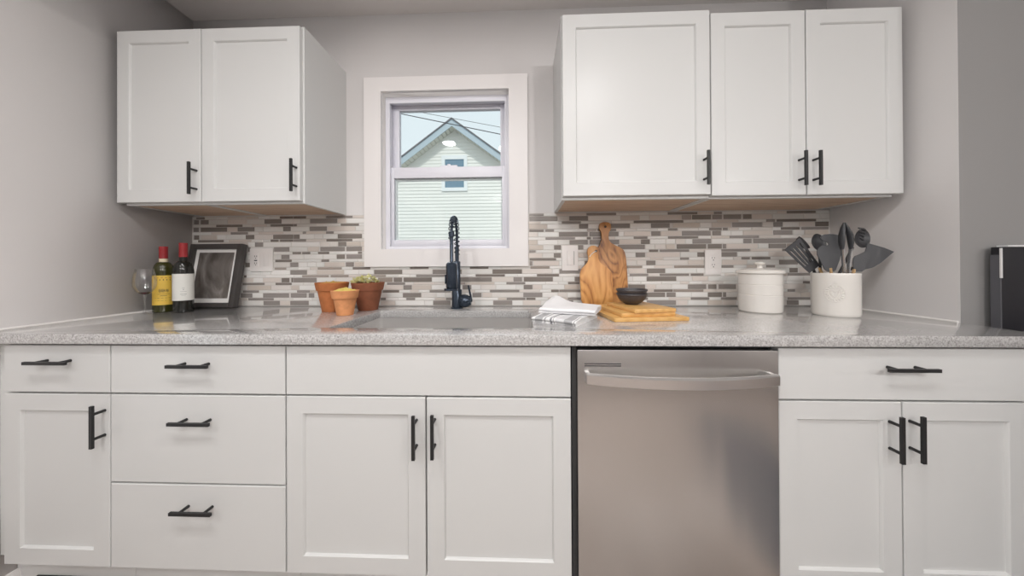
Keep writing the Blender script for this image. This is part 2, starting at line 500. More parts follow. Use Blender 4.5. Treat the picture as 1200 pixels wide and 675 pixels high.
b = MB(); b.prism([(XL, 0.0), (XL + 0.014, 0.0), (XL + 0.014, 0.072), (XL + 0.006, 0.085), (XL, 0.085)], -1.04, -0.552)
struct(b.build('baseboard_left', M['trim']))
b = MB(); b.tube([(XL + 0.001, -0.01, 0.9155), (XL + 0.001, -0.645, 0.9155)], 0.0055, 8); struct(b.build('trim_1', M['caulk']))
b = MB(); b.tube([(XR - 0.001, -0.01, 0.9155), (XR - 0.001, -0.446, 0.9155)], 0.005, 8); struct(b.build('trim_2', M['caulk']))

# the double hung window
win = bpy.data.objects.new('window_1', None); COL.objects.link(win); win.location = (-0.39, 0.0, 1.118)
struct(win, 'white double-hung window above the sink, house gable beyond', 'window')
def ring_boxes(b, x0, x1, z0, z1, y0, y1, l, r, bt, tp):
    b.box(x0, x0 + l, y0, y1, z0, z1); b.box(x1 - r, x1, y0, y1, z0, z1)
    b.box(x0 + l, x1 - r, y0, y1, z0, z0 + bt); b.box(x0 + l, x1 - r, y0, y1, z1 - tp, z1)
b = MB()
CX0, CX1, CZ0, CZ1 = -0.8128, 0.0328, 1.1177, 2.0972
b.box(CX0, HX0, -0.02, 0.0, CZ0, CZ1); b.box(HX1, CX1, -0.02, 0.0, CZ0, CZ1)
b.box(HX0, HX1, -0.02, 0.0, CZ0, HZ0); b.box(HX0, HX1, -0.02, 0.0, HZ1, CZ1)
b.build('casing', M['trim'], win)
b = MB(); ring_boxes(b, HX0, HX1, HZ0, HZ1, 0.035, 0.14, 0.014, 0.014, 0.018, 0.02); b.build('frame', M['vinyl'], win, 0.002)
b = MB(); ring_boxes(b, HX0 + .014, HX1 - .014, HZ0 + .018, HZ1 - .02, 0.035, 0.05, 0.009, 0.009, 0.0, 0.014); b.build('stop', M['vinyl'], win)
b = MB(); ring_boxes(b, HX0 + .015, HX1 - .015, 1.6215, HZ1 - .021, 0.09, 0.118, 0.038, 0.036, 0.034, 0.026)
us = b.build('upper_sash', M['vinyl'], win, 0.002)
b = MB(); b.box(-0.671, -0.113, 0.102, 0.106, 1.655, 1.977); b.build('pane', M['pane'], us)
b = MB(); ring_boxes(b, HX0 + .015, HX1 - .015, HZ0 + .019, 1.6525, 0.054, 0.084, 0.022, 0.026, 0.033, 0.058)
ls = b.build('lower_sash', M['vinyl'], win, 0.002)
b = MB(); b.box(-0.687, -0.103, 0.067, 0.071, 1.2602, 1.595); b.build('pane', M['pane'], ls)
b = MB(); ring_boxes(b, -0.687, -0.103, 1.2602, 1.595, 0.074, 0.0835, 0.009, 0.006, 0.004, 0.012)
b.build('glazing_bead', M['house_trim'], ls)
b = MB(); b.box(-0.435, -0.345, 0.056, 0.075, 1.6525, 1.661); b.tube([(-0.39, 0.065, 1.661), (-0.39, 0.065, 1.668)], 0.009, 10)
b.build('sash_lock', M['vinyl'], win)

# ---------------------------------------------------------------- outside: neighbour's gable, lawn, cables
HY = 9.0
hx, hz, sl = -2.34, 5.88, 0.74          # ridge and roof slope
house = thing('neighbor_house', 'cream clapboard house gable seen through the window', 'house', (hx, HY, -0.5))
hw = 5.2
b = MB()
z = -0.5; lap = 0.118
while z < hz - 0.15:
    z1 = min(z + lap, hz - 0.12)
    w0 = min(hw, (hz - z) / sl); w1 = min(hw, (hz - z1) / sl)
    b._add([(hx - w0, HY - 0.022, z), (hx + w0, HY - 0.022, z), (hx + w1, HY - 0.002, z1), (hx - w1, HY - 0.002, z1),
            (hx - w0, HY, z), (hx + w0, HY, z), (hx + w1, HY, z1), (hx - w1, HY, z1)],
           [(0, 1, 2, 3), (1, 0, 4, 5), (0, 3, 7, 4), (2, 1, 5, 6), (3, 2, 6, 7), (5, 4, 7, 6)])
    z += lap
b.build('wall', M['siding'], house)
# body behind the gable
b = MB()
zt = hz - hw * sl
b.prism([(hx - hw, -0.5), (hx + hw, -0.5), (hx + hw, zt), (hx, hz - 0.02), (hx - hw, zt)], HY + 0.01, HY + 7)
b.build('rear_body', M['siding'], house)
OV = 0.42
b = MB(); b.prism([(hx - hw - .4, hz - (hw + .4) * sl + .17), (hx, hz + 0.17), (hx + hw + .4, hz - (hw + .4) * sl + .17), (hx + hw + .4, hz - (hw + .4) * sl + .22), (hx, hz + 0.22), (hx - hw - .4, hz - (hw + .4) * sl + .22)], HY - OV - 0.03, HY + 7)
b.build('roof', M['shingle'], house)
for sg in (-1, 1):
    b = MB(); e = sg * (hw + .4)
    b.prism([(hx, hz - 0.06), (hx + e, hz - (hw + .4) * sl - 0.06), (hx + e, hz - (hw + .4) * sl + .17), (hx, hz + .17)], HY - OV, HY - OV + 0.03)
    b.build('fascia', M['fascia'], house)
    b = MB(); n = 44
    for k in range(n):
        xa = e * k / n; xb = e * (k + 0.86) / n
        za, zb = hz - abs(xa) * sl, hz - abs(xb) * sl
        b.prism([(hx + xa, za - .03), (hx + xb, zb - .03), (hx + xb, zb + .01), (hx + xa, za + .01)], HY - OV + 0.03, HY)
    b.build('soffit', M['soffit'], house)
wx0, wx1, wz0, wz1 = -2.70, -1.97, 3.80, 4.84
b = MB(); ring_boxes(b, wx0 - .09, wx1 + .09, wz0 - .09, wz1 + .12, HY - 0.06, HY - 0.02, .12, .12, .12, .14); b.box(wx0, wx1, HY - .055, HY - .02, 4.27, 4.33)
hwn = b.build('window', M['house_trim'], house)
b = MB(); b.box(wx0, wx1, HY - 0.035, HY - 0.03, wz0, wz1); b.build('pane', M['house_glass'], hwn)
b = MB(); b.box(-30, 30, 0.8, 40, -0.6, -0.5); struct(b.build('ground', M['grass']))
for i, (p, q) in enumerate((((-2.857, 6, 4.918), (-0.547, 6, 4.397)), ((-1.943, 6.2, 4.95), (-0.567, 6.2, 4.665)))):
    d = Vector(q) - Vector(p); p2 = Vector(p) - d * 2.2; q2 = Vector(q) + d * 1.8
    pts = []
    for k in range(25):
        t = k / 24; w = p2.lerp(q2, t); pts.append(w)
    pts[0].y += .02; pts[-1].y += .02
    for e in (p2, q2):
        b = MB(); b.tube([(e.x, e.y + .12, -0.5), (e.x, e.y + .12, e.z + .5)], .11, 10); struct(b.build('utility_pole', M['wire']))
    b = MB(); b.tube(pts, 0.011 if i == 0 else 0.006, 6)
    o = b.build('power_line', M['wire'], origin=tuple(p2))
    tag(o, ['thick dark overhead cable crossing in front of the house roof', 'thin overhead cable above the thicker one, higher in the sky'][i], 'cable')

# ---------------------------------------------------------------- backsplash
ROWS = [
    (1.3790,'T','D-1726,-1678 D-1271,-1197 D-1197,-1128 D-1022,-879 D39,114 D329,480 D735,883 D962,1003 D1316,1457'),
    (1.3587,'K','D-1739,-1711 D-1702,-1657 B-1554,-1449 D-1354,-1261 D-1108,-961 B-961,-913 D39,184 D242,338 B501,596 M804,853 D855,950 D954,1003 D1009,1097 D1104,1148 B1150,1246'),
    (1.3380,'T','D-1617,-1472 B-1420,-1341 D-1321,-1197 D-1197,-1178 D-944,-846 D204,302 D566,813 D1217,1261 D1268,1459'),
    (1.3185,'K','D-1741,-1711 D-1702,-1556 D-1500,-1407 D-1253,-1211 D-1110,-1016 B-1014,-864 B38,131 D292,338 D399,548 D652,746 B759,894 B952,1046 D1051,1197 D1252,1298 D1453,1519'),
    (1.2980,'T','D-1538,-1442 B-1387,-1251 D-1147,-1129 D-1023,-980 D38,114 D120,166 M331,380 D384,479 D736,784 D939,1002 D1005,1031 B1035,1083 D1288,1380 D1387,1518'),
    (1.2778,'K','D-1739,-1709 B-1699,-1611 D-1456,-1408 D-1307,-1197 D-1198,-1163 D-960,-830 D189,337 D344,491 B516,649 D653,700 D804,948 D954,998 B1104,1249 D1251,1345 B1401,1517'),
    (1.2578,'T','D-1717,-1574 B-1549,-1424 D-1321,-1276 D-1271,-1197 D-1198,-1129 D-1021,-881 D121,272 D330,353 D360,408 D565,635 D736,885 D1038,1183'),
    (1.2375,'K','D-1406,-1360 D-958,-913 B-913,-836 D243,337 D345,494 D600,647 D856,950 D1105,1147 D1153,1394'),
    (1.2117,'K','D-1445,-1428 D-1303,-1218 B-1121,-1060 D-1054,-921 D-915,-830 B38,109 D164,201 D285,314 D486,622 B724,771 D778,925 D931,1002 D1004,1023 D1227,1315 M1315,1396'),
    (1.1915,'T','D-1203,-1156 D-1151,-1106 D-1066,-1005 D-853,-830 D38,72 D641,688 D694,841 D997,1138 D1293,1352'),
    (1.1713,'K','D-1263,-1218 D-966,-921 D-915,-830 D163,200 B287,314 D574,623 B629,795 D880,916 D995,1075 B1228,1366'),
    (1.1512,'T','D-1296,-1206 D-1048,-1005 D39,176 D795,840 D1095,1138 D1145,1237'),
    (1.1309,'K','D-1458,-1430 D-1215,-1170 B-1031,-922 D-918,-873 B-871,-830 D39,56 B60,190 D319,348 D627,674 B833,912 B1000,1123 D1278,1370'),
    (1.1105,'T','M-1300,-1235 M-1068,-938 D-881,-787 D-579,-480 D-268,-170 M43,142 M530,608 B667,757 M765,915 D995,1058 D1215,1259'),
    (1.0903,'K','D-1215,-1124 B-1072,-926 D-768,-618 D-461,-308 D-151,2 D190,321 B538,621 D629,722 D1327,1369 B1376,1431'),
    (1.0703,'T','D-1466,-1451 M-1151,-1007 M-999,-902 M-832,-705 D-547,-389 D-238,-86 D76,190 D544,638 D693,840 D846,911 D1318,1428'),
    (1.0500,'K','B-1362,-1268 D-1262,-1218 D-1210,-1198 D-1198,-1072 M-747,-670 D-665,-619 D-613,-464 D-322,-153 D-44,2 D9,159 D267,301 D628,776'),
    (1.0303,'T','D-1474,-1353 D-1295,-1206 D-700,-604 B-560,-449 M-322,-292 B-292,-140 D-80,18 D234,294 B794,840 D1392,1427'),
    (1.0100,'K','B-1449,-1317 B-1211,-1166 B-712,-616 D-614,-568 D-306,-259 D8,55 B216,293 D537,622 B628,674 D832,924 D931,974 D982,1070'),
    (0.9903,'T','D-1472,-1383 D-1179,-1109 D-724,-635 B-579,-533 D-477,-366 D-165,-12 D148,189 D189,305 D664,759 M760,910 D1317,1355'),
    (0.9700,'K','D-1483,-1419 D-1362,-1220 D-1213,-1126 D-1117,-1085 D-617,-519 D-255,-207 B-202,-154 D6,105 D620,721 D726,773 D930,1000 D1003,1021 B1379,1427'),
    (0.9503,'T','D-1443,-1303 D-734,-706 D-599,-552 D-392,-338 D-80,19 D21,70 D232,301 D616,635 D846,938 D994,1073 D1317,1428'),
    (0.9300,'K','D-1360,-1270 D-1216,-1115 D-459,-366 D-148,-49 B5,96 D189,261 D628,775 B782,831 B929,1000 B1002,1069 D1313,1372'),
]
rng = random.Random(5)
bs = thing('tile_backsplash', 'mosaic backsplash of pale stone and taupe strip tiles along the wall behind the counter', 'backsplash', (-0.1, 0, 0.914))
bs['kind'] = 'structure'
def in_window(x0, x1, z0, z1): return not (x1 < CX0 or x0 > CX1 or z1 < CZ0 or z0 > CZ1)
tb = {'L': MB(), 'B': MB(), 'D': MB(), 'M': MB()}; tone = {k: [] for k in tb}
KH, TH, GR = 0.0225, 0.0119, 0.0028
def add_tile(k, x0, x1, z0, z1):
    if x1 - x0 < 0.006: return
    # trim at the window casing
    if in_window(x0, x1, z0, z1) and z1 > CZ0 + .004:
        if x0 < CX0 - 0.006 and x1 > CX0: 
            add_tile(k, x0, CX0 - 0.002, z0, z1)
        if x1 > CX1 + 0.006 and x0 < CX1:
            add_tile(k, CX1 + 0.002, x1, z0, z1)
        if z0 < CZ0 - 0.006: add_tile(k, x0, x1, z0, CZ0 - 0.001)
        return
    b = tb[k]; yf = -0.0085
    c = 0.0008
    tx, tz = rng.gauss(0, 0.0022), rng.gauss(0, 0.0028)
    cx_, cz_ = (x0 + x1) / 2, (z0 + z1) / 2
    def y(x, z): return yf + (x - cx_) * tx + (z - cz_) * tz
    vs = []
    for e, yy in ((0, None), (0, 1), (c, 2)):
        for x, z in ((x0 + e, z0 + e), (x1 - e, z0 + e), (x1 - e, z1 - e), (x0 + e, z1 - e)):
            vs.append((x, -0.001 if yy is None else (y(x, z) + c if yy == 1 else y(x, z)), z))
    fs = [(3, 2, 1, 0)]
    for q in (0, 4):
        for i in range(4):
            j = (i + 1) % 4; fs.append((q + i, q + j, q + 4 + j, q + 4 + i))
    fs.append((8, 9, 10, 11))
    b._add(vs, fs); t = rng.random(); tone[k] += [t] * 12
for zc, kind, txt in ROWS:
    h = KH if kind == 'K' else TH
    z0, z1 = zc - h / 2, zc + h / 2
    ds = []
    for w in txt.split():
        a, c = w[1:].split(',') if w[1] != '-' else w[1:].split(',')
        ds.append((int(a) / 1000 + GR / 2, int(c) / 1000 - GR / 2, w[0]))
    x = XL + 0.003
    def fill(xa, xb):
        while xb - xa > 0.012:
            L_ = rng.choice((0.045, 0.075, 0.10, 0.15, 0.15)) if kind == 'K' else rng.choice((0.06, 0.10, 0.15))
            if xb - xa < L_ + 0.03: L_ = xb - xa
            add_tile('B' if rng.random() < 0.07 else 'L', xa, xa + L_, z0, z1); xa += L_ + GR
    for a, c, k in ds:
        if a - GR > x: fill(x, a - GR)
        elif a < x: a = x
        add_tile(k, a, c, z0, z1); x = c + GR
    fill(x, XR - 0.003)
b = MB(); 
for q in ((XL, CX0, 0.9145, 1.3889), (CX1, XR, 0.9145, 1.3889), (CX0, CX1, 0.9145, CZ0)):
    b.box(q[0], q[1], -0.0065, 0.0, q[2], q[3])
b.build('grout_bed', M['grout'], bs)
for k, nm, mm in (('L', 'pale_tiles', 'tile_light'), ('B', 'beige_tiles', 'tile_beige'), ('D', 'taupe_tiles', 'tile_dark'), ('M', 'warm_grey_tiles', 'tile_mid')):
    o = tb[k].build(nm, M[mm], bs, attr=('tone', tone[k])); o['label'] = nm.replace('_', ' ')

# ---------------------------------------------------------------- cabinets
YB, YU = -0.629, -0.325
def pull(x, z, yf, vertical, L=0.132, cc=0.078):
    b = MB(); h = L / 2; yb = yf - 0.031
    if vertical: b.box(x - .0048, x + .0048, yb - .0035, yb + .0035, z - h, z + h)
    else: b.box(x - h, x + h, yb - .0035, yb + .0035, z - .0048, z + .0048)
    b2 = MB()
    for s in (-1, 1):
        p = (x, z + s * cc / 2) if vertical else (x + s * cc / 2, z)
        b2.tube([(p[0], yb, p[1]), (p[0], yf - 0.0002, p[1])], 0.0045, 10)
    n = len(b.v); b.v += b2.v; b.f += [[i + n for i in f] for f in b2.f]; b.mi += b2.mi; b.sm += b2.sm
    return b
def add_pull(door, x, z, yf, vertical, L=0.132):
    o = pull(x, z, yf, vertical, L).build('handle', M['black'], door); o['label'] = 'matte black bar pull'
def front(kind, root, x0, x1, z0, z1, yf, shaker):
    b = MB(); g = 0.0024
    b.panel_door(x0 + g, x1 - g, z0, z1, yf, stile=0.053 if shaker else 0)
    return b.build(kind, M['cab'], root)
BZ0, BZ1 = 0.1633, 0.8725
GAP = 0.7183
def base_unit(label, x0, x1, group=None, xl=None, xr=None):
    """hollow carcass on a toe kick"""
    t = thing('base_cabinet', label, 'cabinet', ((x0 + x1) / 2, -0.31, 0), group)
    yf, yb = YB + 0.0195, -0.014
    a, c = x0 + 0.001, x1 - 0.001
    b = MB()
    b.box(a, a + .016, yf, yb, BZ0, 0.8808); b.box(c - .016, c, yf, yb, BZ0, 0.8808)
    b.box(a + .016, c - .016, yf, yb, BZ0, BZ0 + .016); b.box(a + .016, c - .016, yb - .008, yb, BZ0 + .016, 0.8808)
    b.box(a + .016, c - .016, yf, yf + .018, 0.8508, 0.8808)
    b.build('body', M['cab'], t)
    b = MB(); b.box(xl if xl is not None else a, xr if xr is not None else c, -0.565, -0.549, 0.0, BZ0 - 0.0005); b.build('toe_kick', M['cab'], t)
    return t
b0, b1, b2, b3, b4, b5, b6, b7 = -1.6843, -1.3209, -0.7437, -0.2986, 0.1494, 0.7594, 1.1135, 1.4676
G = 0.0029
ca = base_unit('white base cabinet with one drawer over one panelled door, in the left corner', b0, b1, xl=XL + 0.001)
d = front('drawer', ca, b0, b1, GAP + G, BZ1, YB, False); add_pull(d, -1.493, 0.8238, YB, False, 0.140)
d = front('door', ca, b0, b1, BZ0, GAP - G, YB, True); add_pull(d, -1.338, 0.626, YB, True)
b = MB(); b.box(XL + 0.001, b0 - 0.0005, YB + 0.03, YB + 0.048, BZ0, 0.8808); b.build('filler_strip', M['cab'], ca)
# black register let into the toe kick
vt = thing('toe_kick_vent', 'black vent at floor level under the left base cabinets', 'vent', (-1.47, -0.566, 0.0))
b = MB(); b.box(-1.672, -1.28, -0.571, -0.5655, 0.006, 0.066); b.build('grille_frame', M['black'], vt, 0.002)
for k in range(3):
    b = MB(); b.box(-1.655, -1.297, -0.5735, -0.5705, 0.014 + k * .016, 0.023 + k * .016); b.build('louver', M['appliance'], vt)
cb = base_unit('white base cabinet with three stacked slab drawers', b1, b2)
for z0, z1, px, pz in ((GAP + G, BZ1, -1.032, 0.8162), (0.4342 + G, GAP - G, -1.027, 0.639), (BZ0, 0.4342 - G, -1.021, 0.3647)):
    d = front('drawer', cb, b1, b2, z0, z1, YB, False); add_pull(d, px, pz, YB, False)
cc_ = base_unit('white sink base cabinet, plain front above a pair of panelled doors', b2, b4)
d = front('false_drawer_front', cc_, b2, b4, GAP + G, BZ1, YB, False)
d = front('door', cc_, b2, b3, BZ0, GAP - G, YB, True); add_pull(d, -0.3275, 0.6073, YB, True)
d = front('door', cc_, b3, b4, BZ0, GAP - G, YB, True); add_pull(d, -0.2705, 0.610, YB, True)
cd = base_unit('white base cabinet right of the dishwasher, wide drawer over two doors', b5, b7)
d = front('drawer', cd, b5, b7, GAP + G, BZ1, YB, False); add_pull(d, 1.111, 0.8185, YB, False, 0.14)
d = front('door', cd, b5, b6, BZ0, GAP - G, YB, True); add_pull(d, 1.0765, 0.620, YB, True)
d = front('door', cd, b6, b7, BZ0, GAP - G, YB, True); add_pull(d, 1.1335, 0.622, YB, True)
b = MB(); b.box(b7 + 0.0005, XR - 0.001, YB + 0.03, YB + 0.048, BZ0, 0.8808); b.build('filler_strip', M['cab'], cd)

def wall_unit(label, x0, x1, bx0, bx1, z0, zb, z1, doors):
    t = thing('wall_cabinet', label, 'cabinet', ((x0 + x1) / 2, -0.15, zb))
    zt = z1 + 0.010
    b = MB(); yf, yb = YU + 0.0195, -0.0005
    b.box(bx0, bx0 + .016, yf, yb, zb, zt); b.box(bx1 - .016, bx1, yf, yb, zb, zt)
    b.box(bx0 + .016, bx1 - .016, yf, yf + .016, zb, zb + .03); b.box(bx0 + .016, bx1 - .016, yf, yf + .016, zt - .03, zt)
    b.box(bx0 + .016, bx1 - .016, yf + .016, yb, zt - .016, zt); b.box(bx0 + .016, bx1 - .016, yb - .008, yb, zb, zt - .016)
    b.build('body', M['cab'], t)
    b = MB(); b.box(bx0 + .0165, bx1 - .0165, yf + .0165, yb - .0085, zb + 0.003, zb + 0.015)
    o = b.build('bottom_panel', M['maple'], t); o['label'] = 'bare wood underside'
    for xa, xb, hx_, hz_, top in doors:
        d = front('door', t, xa, xb, z0, top, YU, True); add_pull(d, hx_, hz_, YU, True, 0.134)
    return t
u = [-1.7258, -1.3507, -0.9217, 0.167, 0.7572, 1.1255, 1.4943]
wall_unit('narrow white wall cabinet in the left corner, one door', u[0], u[1], -1.705, u[1] - 0.0005, 1.398, 1.389, 2.131, [(u[0], u[1], -1.370, 1.490, 2.131)])
wall_unit('white wall cabinet left of the window with its side showing', u[1], u[2], u[1] + 0.0005, -0.9165, 1.398, 1.389, 2.129, [(u[1], u[2], -0.938, 1.496, 2.130)])
wall_unit('wide single-door white wall cabinet right of the window', u[3], u[4], 0.1665, u[4] - 0.0005, 1.402, 1.3895, 2.139, [(u[3], u[4], 0.728, 1.500, 2.139)])
wall_unit('two-door white wall cabinet beside the right wall', u[4], u[6], u[4] + 0.0005, 1.469, 1.396, 1.3875, 2.126, [(u[4], u[5], 1.0955, 1.4925, 2.126), (u[5], u[6], 1.150, 1.4918, 2.127)])

# ---------------------------------------------------------------- dishwasher
dw = thing('dishwasher', 'stainless steel dishwasher with a bowed bar handle', 'dishwasher', (0.4545, -0.31, 0))
b = MB(); b.box(b4 + 0.004, b5 - 0.004, -0.60, -0.03, 0.02, 0.868); b.build('tub', M['appliance'], dw)
b = MB(); b.box(b4 + 0.002, 0.1655, -0.622, -0.6005, 0.10, 0.876); b.box(0.1655, b5 - 0.006, -0.612, -0.6005, 0.868, 0.8785)
b.build('gasket', M['gap'], dw)
b = MB(); b.box(0.1665, 0.7575, -0.634, -0.601, 0.115, 0.8665); dr = b.build('door', M['stainless'], dw, 0.003)
b = MB(); N_ = 28; pts = []
for k in range(N_ + 1):
    t = k / N_; x = 0.187 + t * 0.545
    pts.append((x, -0.664 - 0.038 * (1 - (2 * t - 1) ** 2), 0.7905))
vs = []; fs = []
for x, y, z in pts:
    vs += [(x, y - .007, z - .0125), (x, y - .007, z + .0125), (x, y - .002, z + .0155), (x, y + .007, z + .0155), (x, y + .007, z - .0155), (x, y - .002, z - .0155)]
for k in range(N_):
    for i in range(6):
        j = (i + 1) % 6; fs.append((k * 6 + i, k * 6 + j, k * 6 + 6 + j, k * 6 + 6 + i))
fs.append(tuple(range(6))); fs.append(tuple(N_ * 6 + i for i in range(6)))
b._add(vs, fs)
for x in (0.187, 0.720): b.box(x, x + .012, -0.660, -0.6345, 0.777, 0.804)
h = b.build('handle', M['stainless_bar'], dw, 0.0); h['label'] = 'bowed stainless bar handle'
b = MB()
b.box(0.188, 0.297, -0.6352, -0.6335, 0.8238, 0.8262); b.box(0.188, 0.297, -0.6352, -0.6335, 0.8172, 0.8196)
b.build('vent_slot', M['gap'], dw)
b = MB(); b.box(b4 + 0.01, b5 - 0.01, -0.565, -0.549, 0.0, 0.112); b.build('toe_kick', M['appliance'], dw)

# ---------------------------------------------------------------- worktop and sink
SX0, SX1, SY0, SY1 = -0.660, 0.038, -0.549, -0.168
def rrect(x0, x1, y0, y1, r, n=6):
    P = []
    for cx_, cy_, a0 in ((x1 - r, y1 - r, 0), (x0 + r, y1 - r, PI / 2), (x0 + r, y0 + r, PI), (x1 - r, y0 + r, 1.5 * PI)):
        for k in range(n + 1):
            a = a0 + PI / 2 * k / n; P.append((cx_ + r * math.cos(a), cy_ + r * math.sin(a)))
    return P
b = MB()
hole = rrect(SX0, SX1, SY0, SY1, 0.012)
n = len(hole)
OX0, OX1, OY0, OY1 = XL + 0.0005, XR - 0.0005, -0.648, -0.0005
outer = [(OX1, OY1), (OX0, OY1), (OX0, OY0), (OX1, OY0)]
zt, zb_ = 0.914, 0.8816
vs = [(x, y, zt) for x, y in hole] + [(x, y, zb_) for x, y in hole] + [(x, y, zt) for x, y in outer] + [(x, y, zb_) for x, y in outer]
fs = []
per = n // 4
for i in range(n): fs.append((i, (i + 1) % n, n + (i + 1) % n, n + i))
for q in range(4):
    for lev, off in ((0, 0), (n, 4)):
        seg = [lev + (q * per + k) for k in range(per)]
        o_ = 2 * n + off + q
        for k in range(per - 1): fs.append((o_, seg[k], seg[k + 1]))
        fs.append((o_, seg[-1], lev + ((q + 1) * per) % n, 2 * n + off + (q + 1) % 4))
    fs.append((2 * n + q, 2 * n + (q + 1) % 4, 2 * n + 4 + (q + 1) % 4, 2 * n + 4 + q))
b._add(vs, fs)
ct = b.build('countertop', M['granite'], bevel=0.002, origin=(-0.11, -0.32, 0.8816))
tag(ct, 'grey speckled stone countertop running the whole width, cut out for the sink', 'countertop')
sk = thing('sink', 'undermount stainless steel sink below the window', 'sink', (-0.311, -0.358, 0.66))
b = MB()
def ringz(x0, x1, y0, y1, r, z): return [(x, y, z) for x, y in rrect(x0, x1, y0, y1, r, 6)]
R = [ringz(SX0 - .008, SX1 + .008, SY0 - .008, SY1 + .008, .03, 0.668), ringz(SX0 - .008, SX1 + .008, SY0 - .008, SY1 + .008, .03, 0.8785), ringz(SX0 - .022, SX1 + .022, SY0 - .022, SY1 + .022, .03, 0.8785), ringz(SX0 - .022, SX1 + .022, SY0 - .022, SY1 + .022, .03, 0.8808),
     ringz(SX0 - .005, SX1 + .005, SY0 - .005, SY1 + .005, .018, 0.8808), ringz(SX0 - .004, SX1 + .004, SY0 - .004, SY1 + .004, .018, 0.69), ringz(SX0 + .012, SX1 - .012, SY0 + .012, SY1 - .012, .02, 0.672)]
m_ = len(R[0]); vs = [p for q in R for p in q]; fs = [tuple(range(m_)), tuple((len(R) - 1) * m_ + i for i in range(m_))]
for k in range(len(R) - 1):
    for i in range(m_):
        j = (i + 1) % m_; fs.append((k * m_ + i, k * m_ + j, (k + 1) * m_ + j, (k + 1) * m_ + i))
b._add(vs, fs, True); b.build('basin', M['sink'], sk, sharp=0.5)
b = MB(); b.lathe([(0, .0), (.045, 0), (.045, .003), (.036, .0045), (.03, .001), (0, .001)], (-0.311, -0.30, 0.6722), 28); b.build('drain', M['chrome'], sk)
# ---------------------------------------------------------------- faucet
CT = 0.9142
fx, fy = -0.3165, -0.092
fa = thing('faucet', 'black spring-neck kitchen faucet behind the sink', 'faucet', (fx, fy, CT))
b = MB(); b.lathe([(0, 0), (.029, 0), (.029, .005), (.0245, .008), (.0245, .088), (.022, .092), (0, .092)], (fx, fy, CT), 32); b.build('base_body', M['faucet'], fa)
b = MB(); b.lathe([(0, .0905), (.0165, .0905), (.0165, .225), (.014, .229), (.0095, .229), (.0095, .30), (0, .30)], (fx + .0015, fy, CT), 28); b.build('column', M['faucet'], fa)
b = MB(); b.X = Matrix.Translation((fx + .018, fy, CT + .036)) @ Matrix.Rotation(PI / 2, 4, 'Y')
b.lathe([(0, 0), (.0305, .0), (.032, .02), (.029, .036), (.022, .046), (.019, .052), (0, .053)], (0, 0, 0), 28); b.build('valve', M['faucet'], fa)
b = MB(); b.tube([(fx + .068, fy, CT + .036), (fx + .071, fy - .002, CT + .042), (fx + .0575, fy - .006, CT + .113)], [.0085, .0055, .0042], 12); b.build('lever', M['faucet'], fa)
# hose path: up the column, over and down to the wand
path = []
yf_ = fy - 0.150; xh = -0.3065
for k in range(9): path.append(Vector((fx + .0015, fy, CT + .262 + k * .0105)))
c0, c1 = Vector((fx + .0015, fy, 0)), Vector((xh, yf_, 0))
for k in range(1, 24):
    a = PI * k / 24
    t = (1 - math.cos(a)) / 2; p = c0.lerp(c1, t); p.z = CT + .346 + math.sin(a) * .078; path.append(p)
for k in range(1, 4): path.append(Vector((xh, yf_, CT + .346 - k * .0095)))
b = MB(); b.tube(path, .0065, 10); b.build('hose', M['faucet'], fa)
def along(path, d):
    acc = 0
    for p, q in zip(path, path[1:]):
        l = (q - p).length
        if acc + l >= d: return p.lerp(q, (d - acc) / l), (q - p).normalized()
        acc += l
    return path[-1], (path[-1] - path[-2]).normalized()
tot = sum((q - p).length for p, q in zip(path, path[1:]))
coil = []; turns = 17; nn = turns * 12
for k in range(nn + 1):
    p, t = along(path, tot * (k / nn))
    sx_ = Vector((1, 0, 0)); sy_ = t.cross(sx_).normalized(); sx_ = sy_.cross(t)
    a = 2 * PI * turns * k / nn
    coil.append(p + sx_ * math.cos(a) * .0125 + sy_ * math.sin(a) * .0125)
b = MB(); b.tube(coil, .0023, 6); b.build('spring', M['faucet'], fa)
hz_ = CT + .1085
b = MB(); b.lathe([(0, .0), (.0205, 0), (.0245, .006), (.0245, .106), (.018, .113), (.009, .114), (.0078, .118), (.0078, .225), (.0125, .227), (.0125, .248), (0, .249)], (xh, yf_, hz_), 32); b.build('spray_head', M['faucet'], fa)
b = MB(); b.box(xh - .029, xh - .0247, yf_ - .008, yf_ + .008, hz_ + .02, hz_ + .06); b.build('spray_button', M['faucet'], fa, 0.0015)
b = MB(); b.lathe([(.0206, .004), (.030, .004), (.030, .013), (.0256, .013), (.0246, .006)], (xh - .003, yf_, hz_ - .013), 28, closed=True)
b.tube([(xh - .003, yf_ + .028, hz_ - .004), (fx, fy - .014, hz_ - .004)], .006, 10); b.build('holder_arm', M['faucet'], fa)
b = MB(); b.lathe([(0, 0), (.021, 0), (.021, .004), (0, .004)], (xh, yf_, hz_ - .0045), 24); b.build('spray_face', M['chrome'], fa)
b = MB(); b.lathe([(.0187, .1125), (.0195, .1125), (.0105, .1165), (.0095, .1165)], (xh, yf_, hz_), 28, closed=True); b.build('collar', M['chrome'], fa)

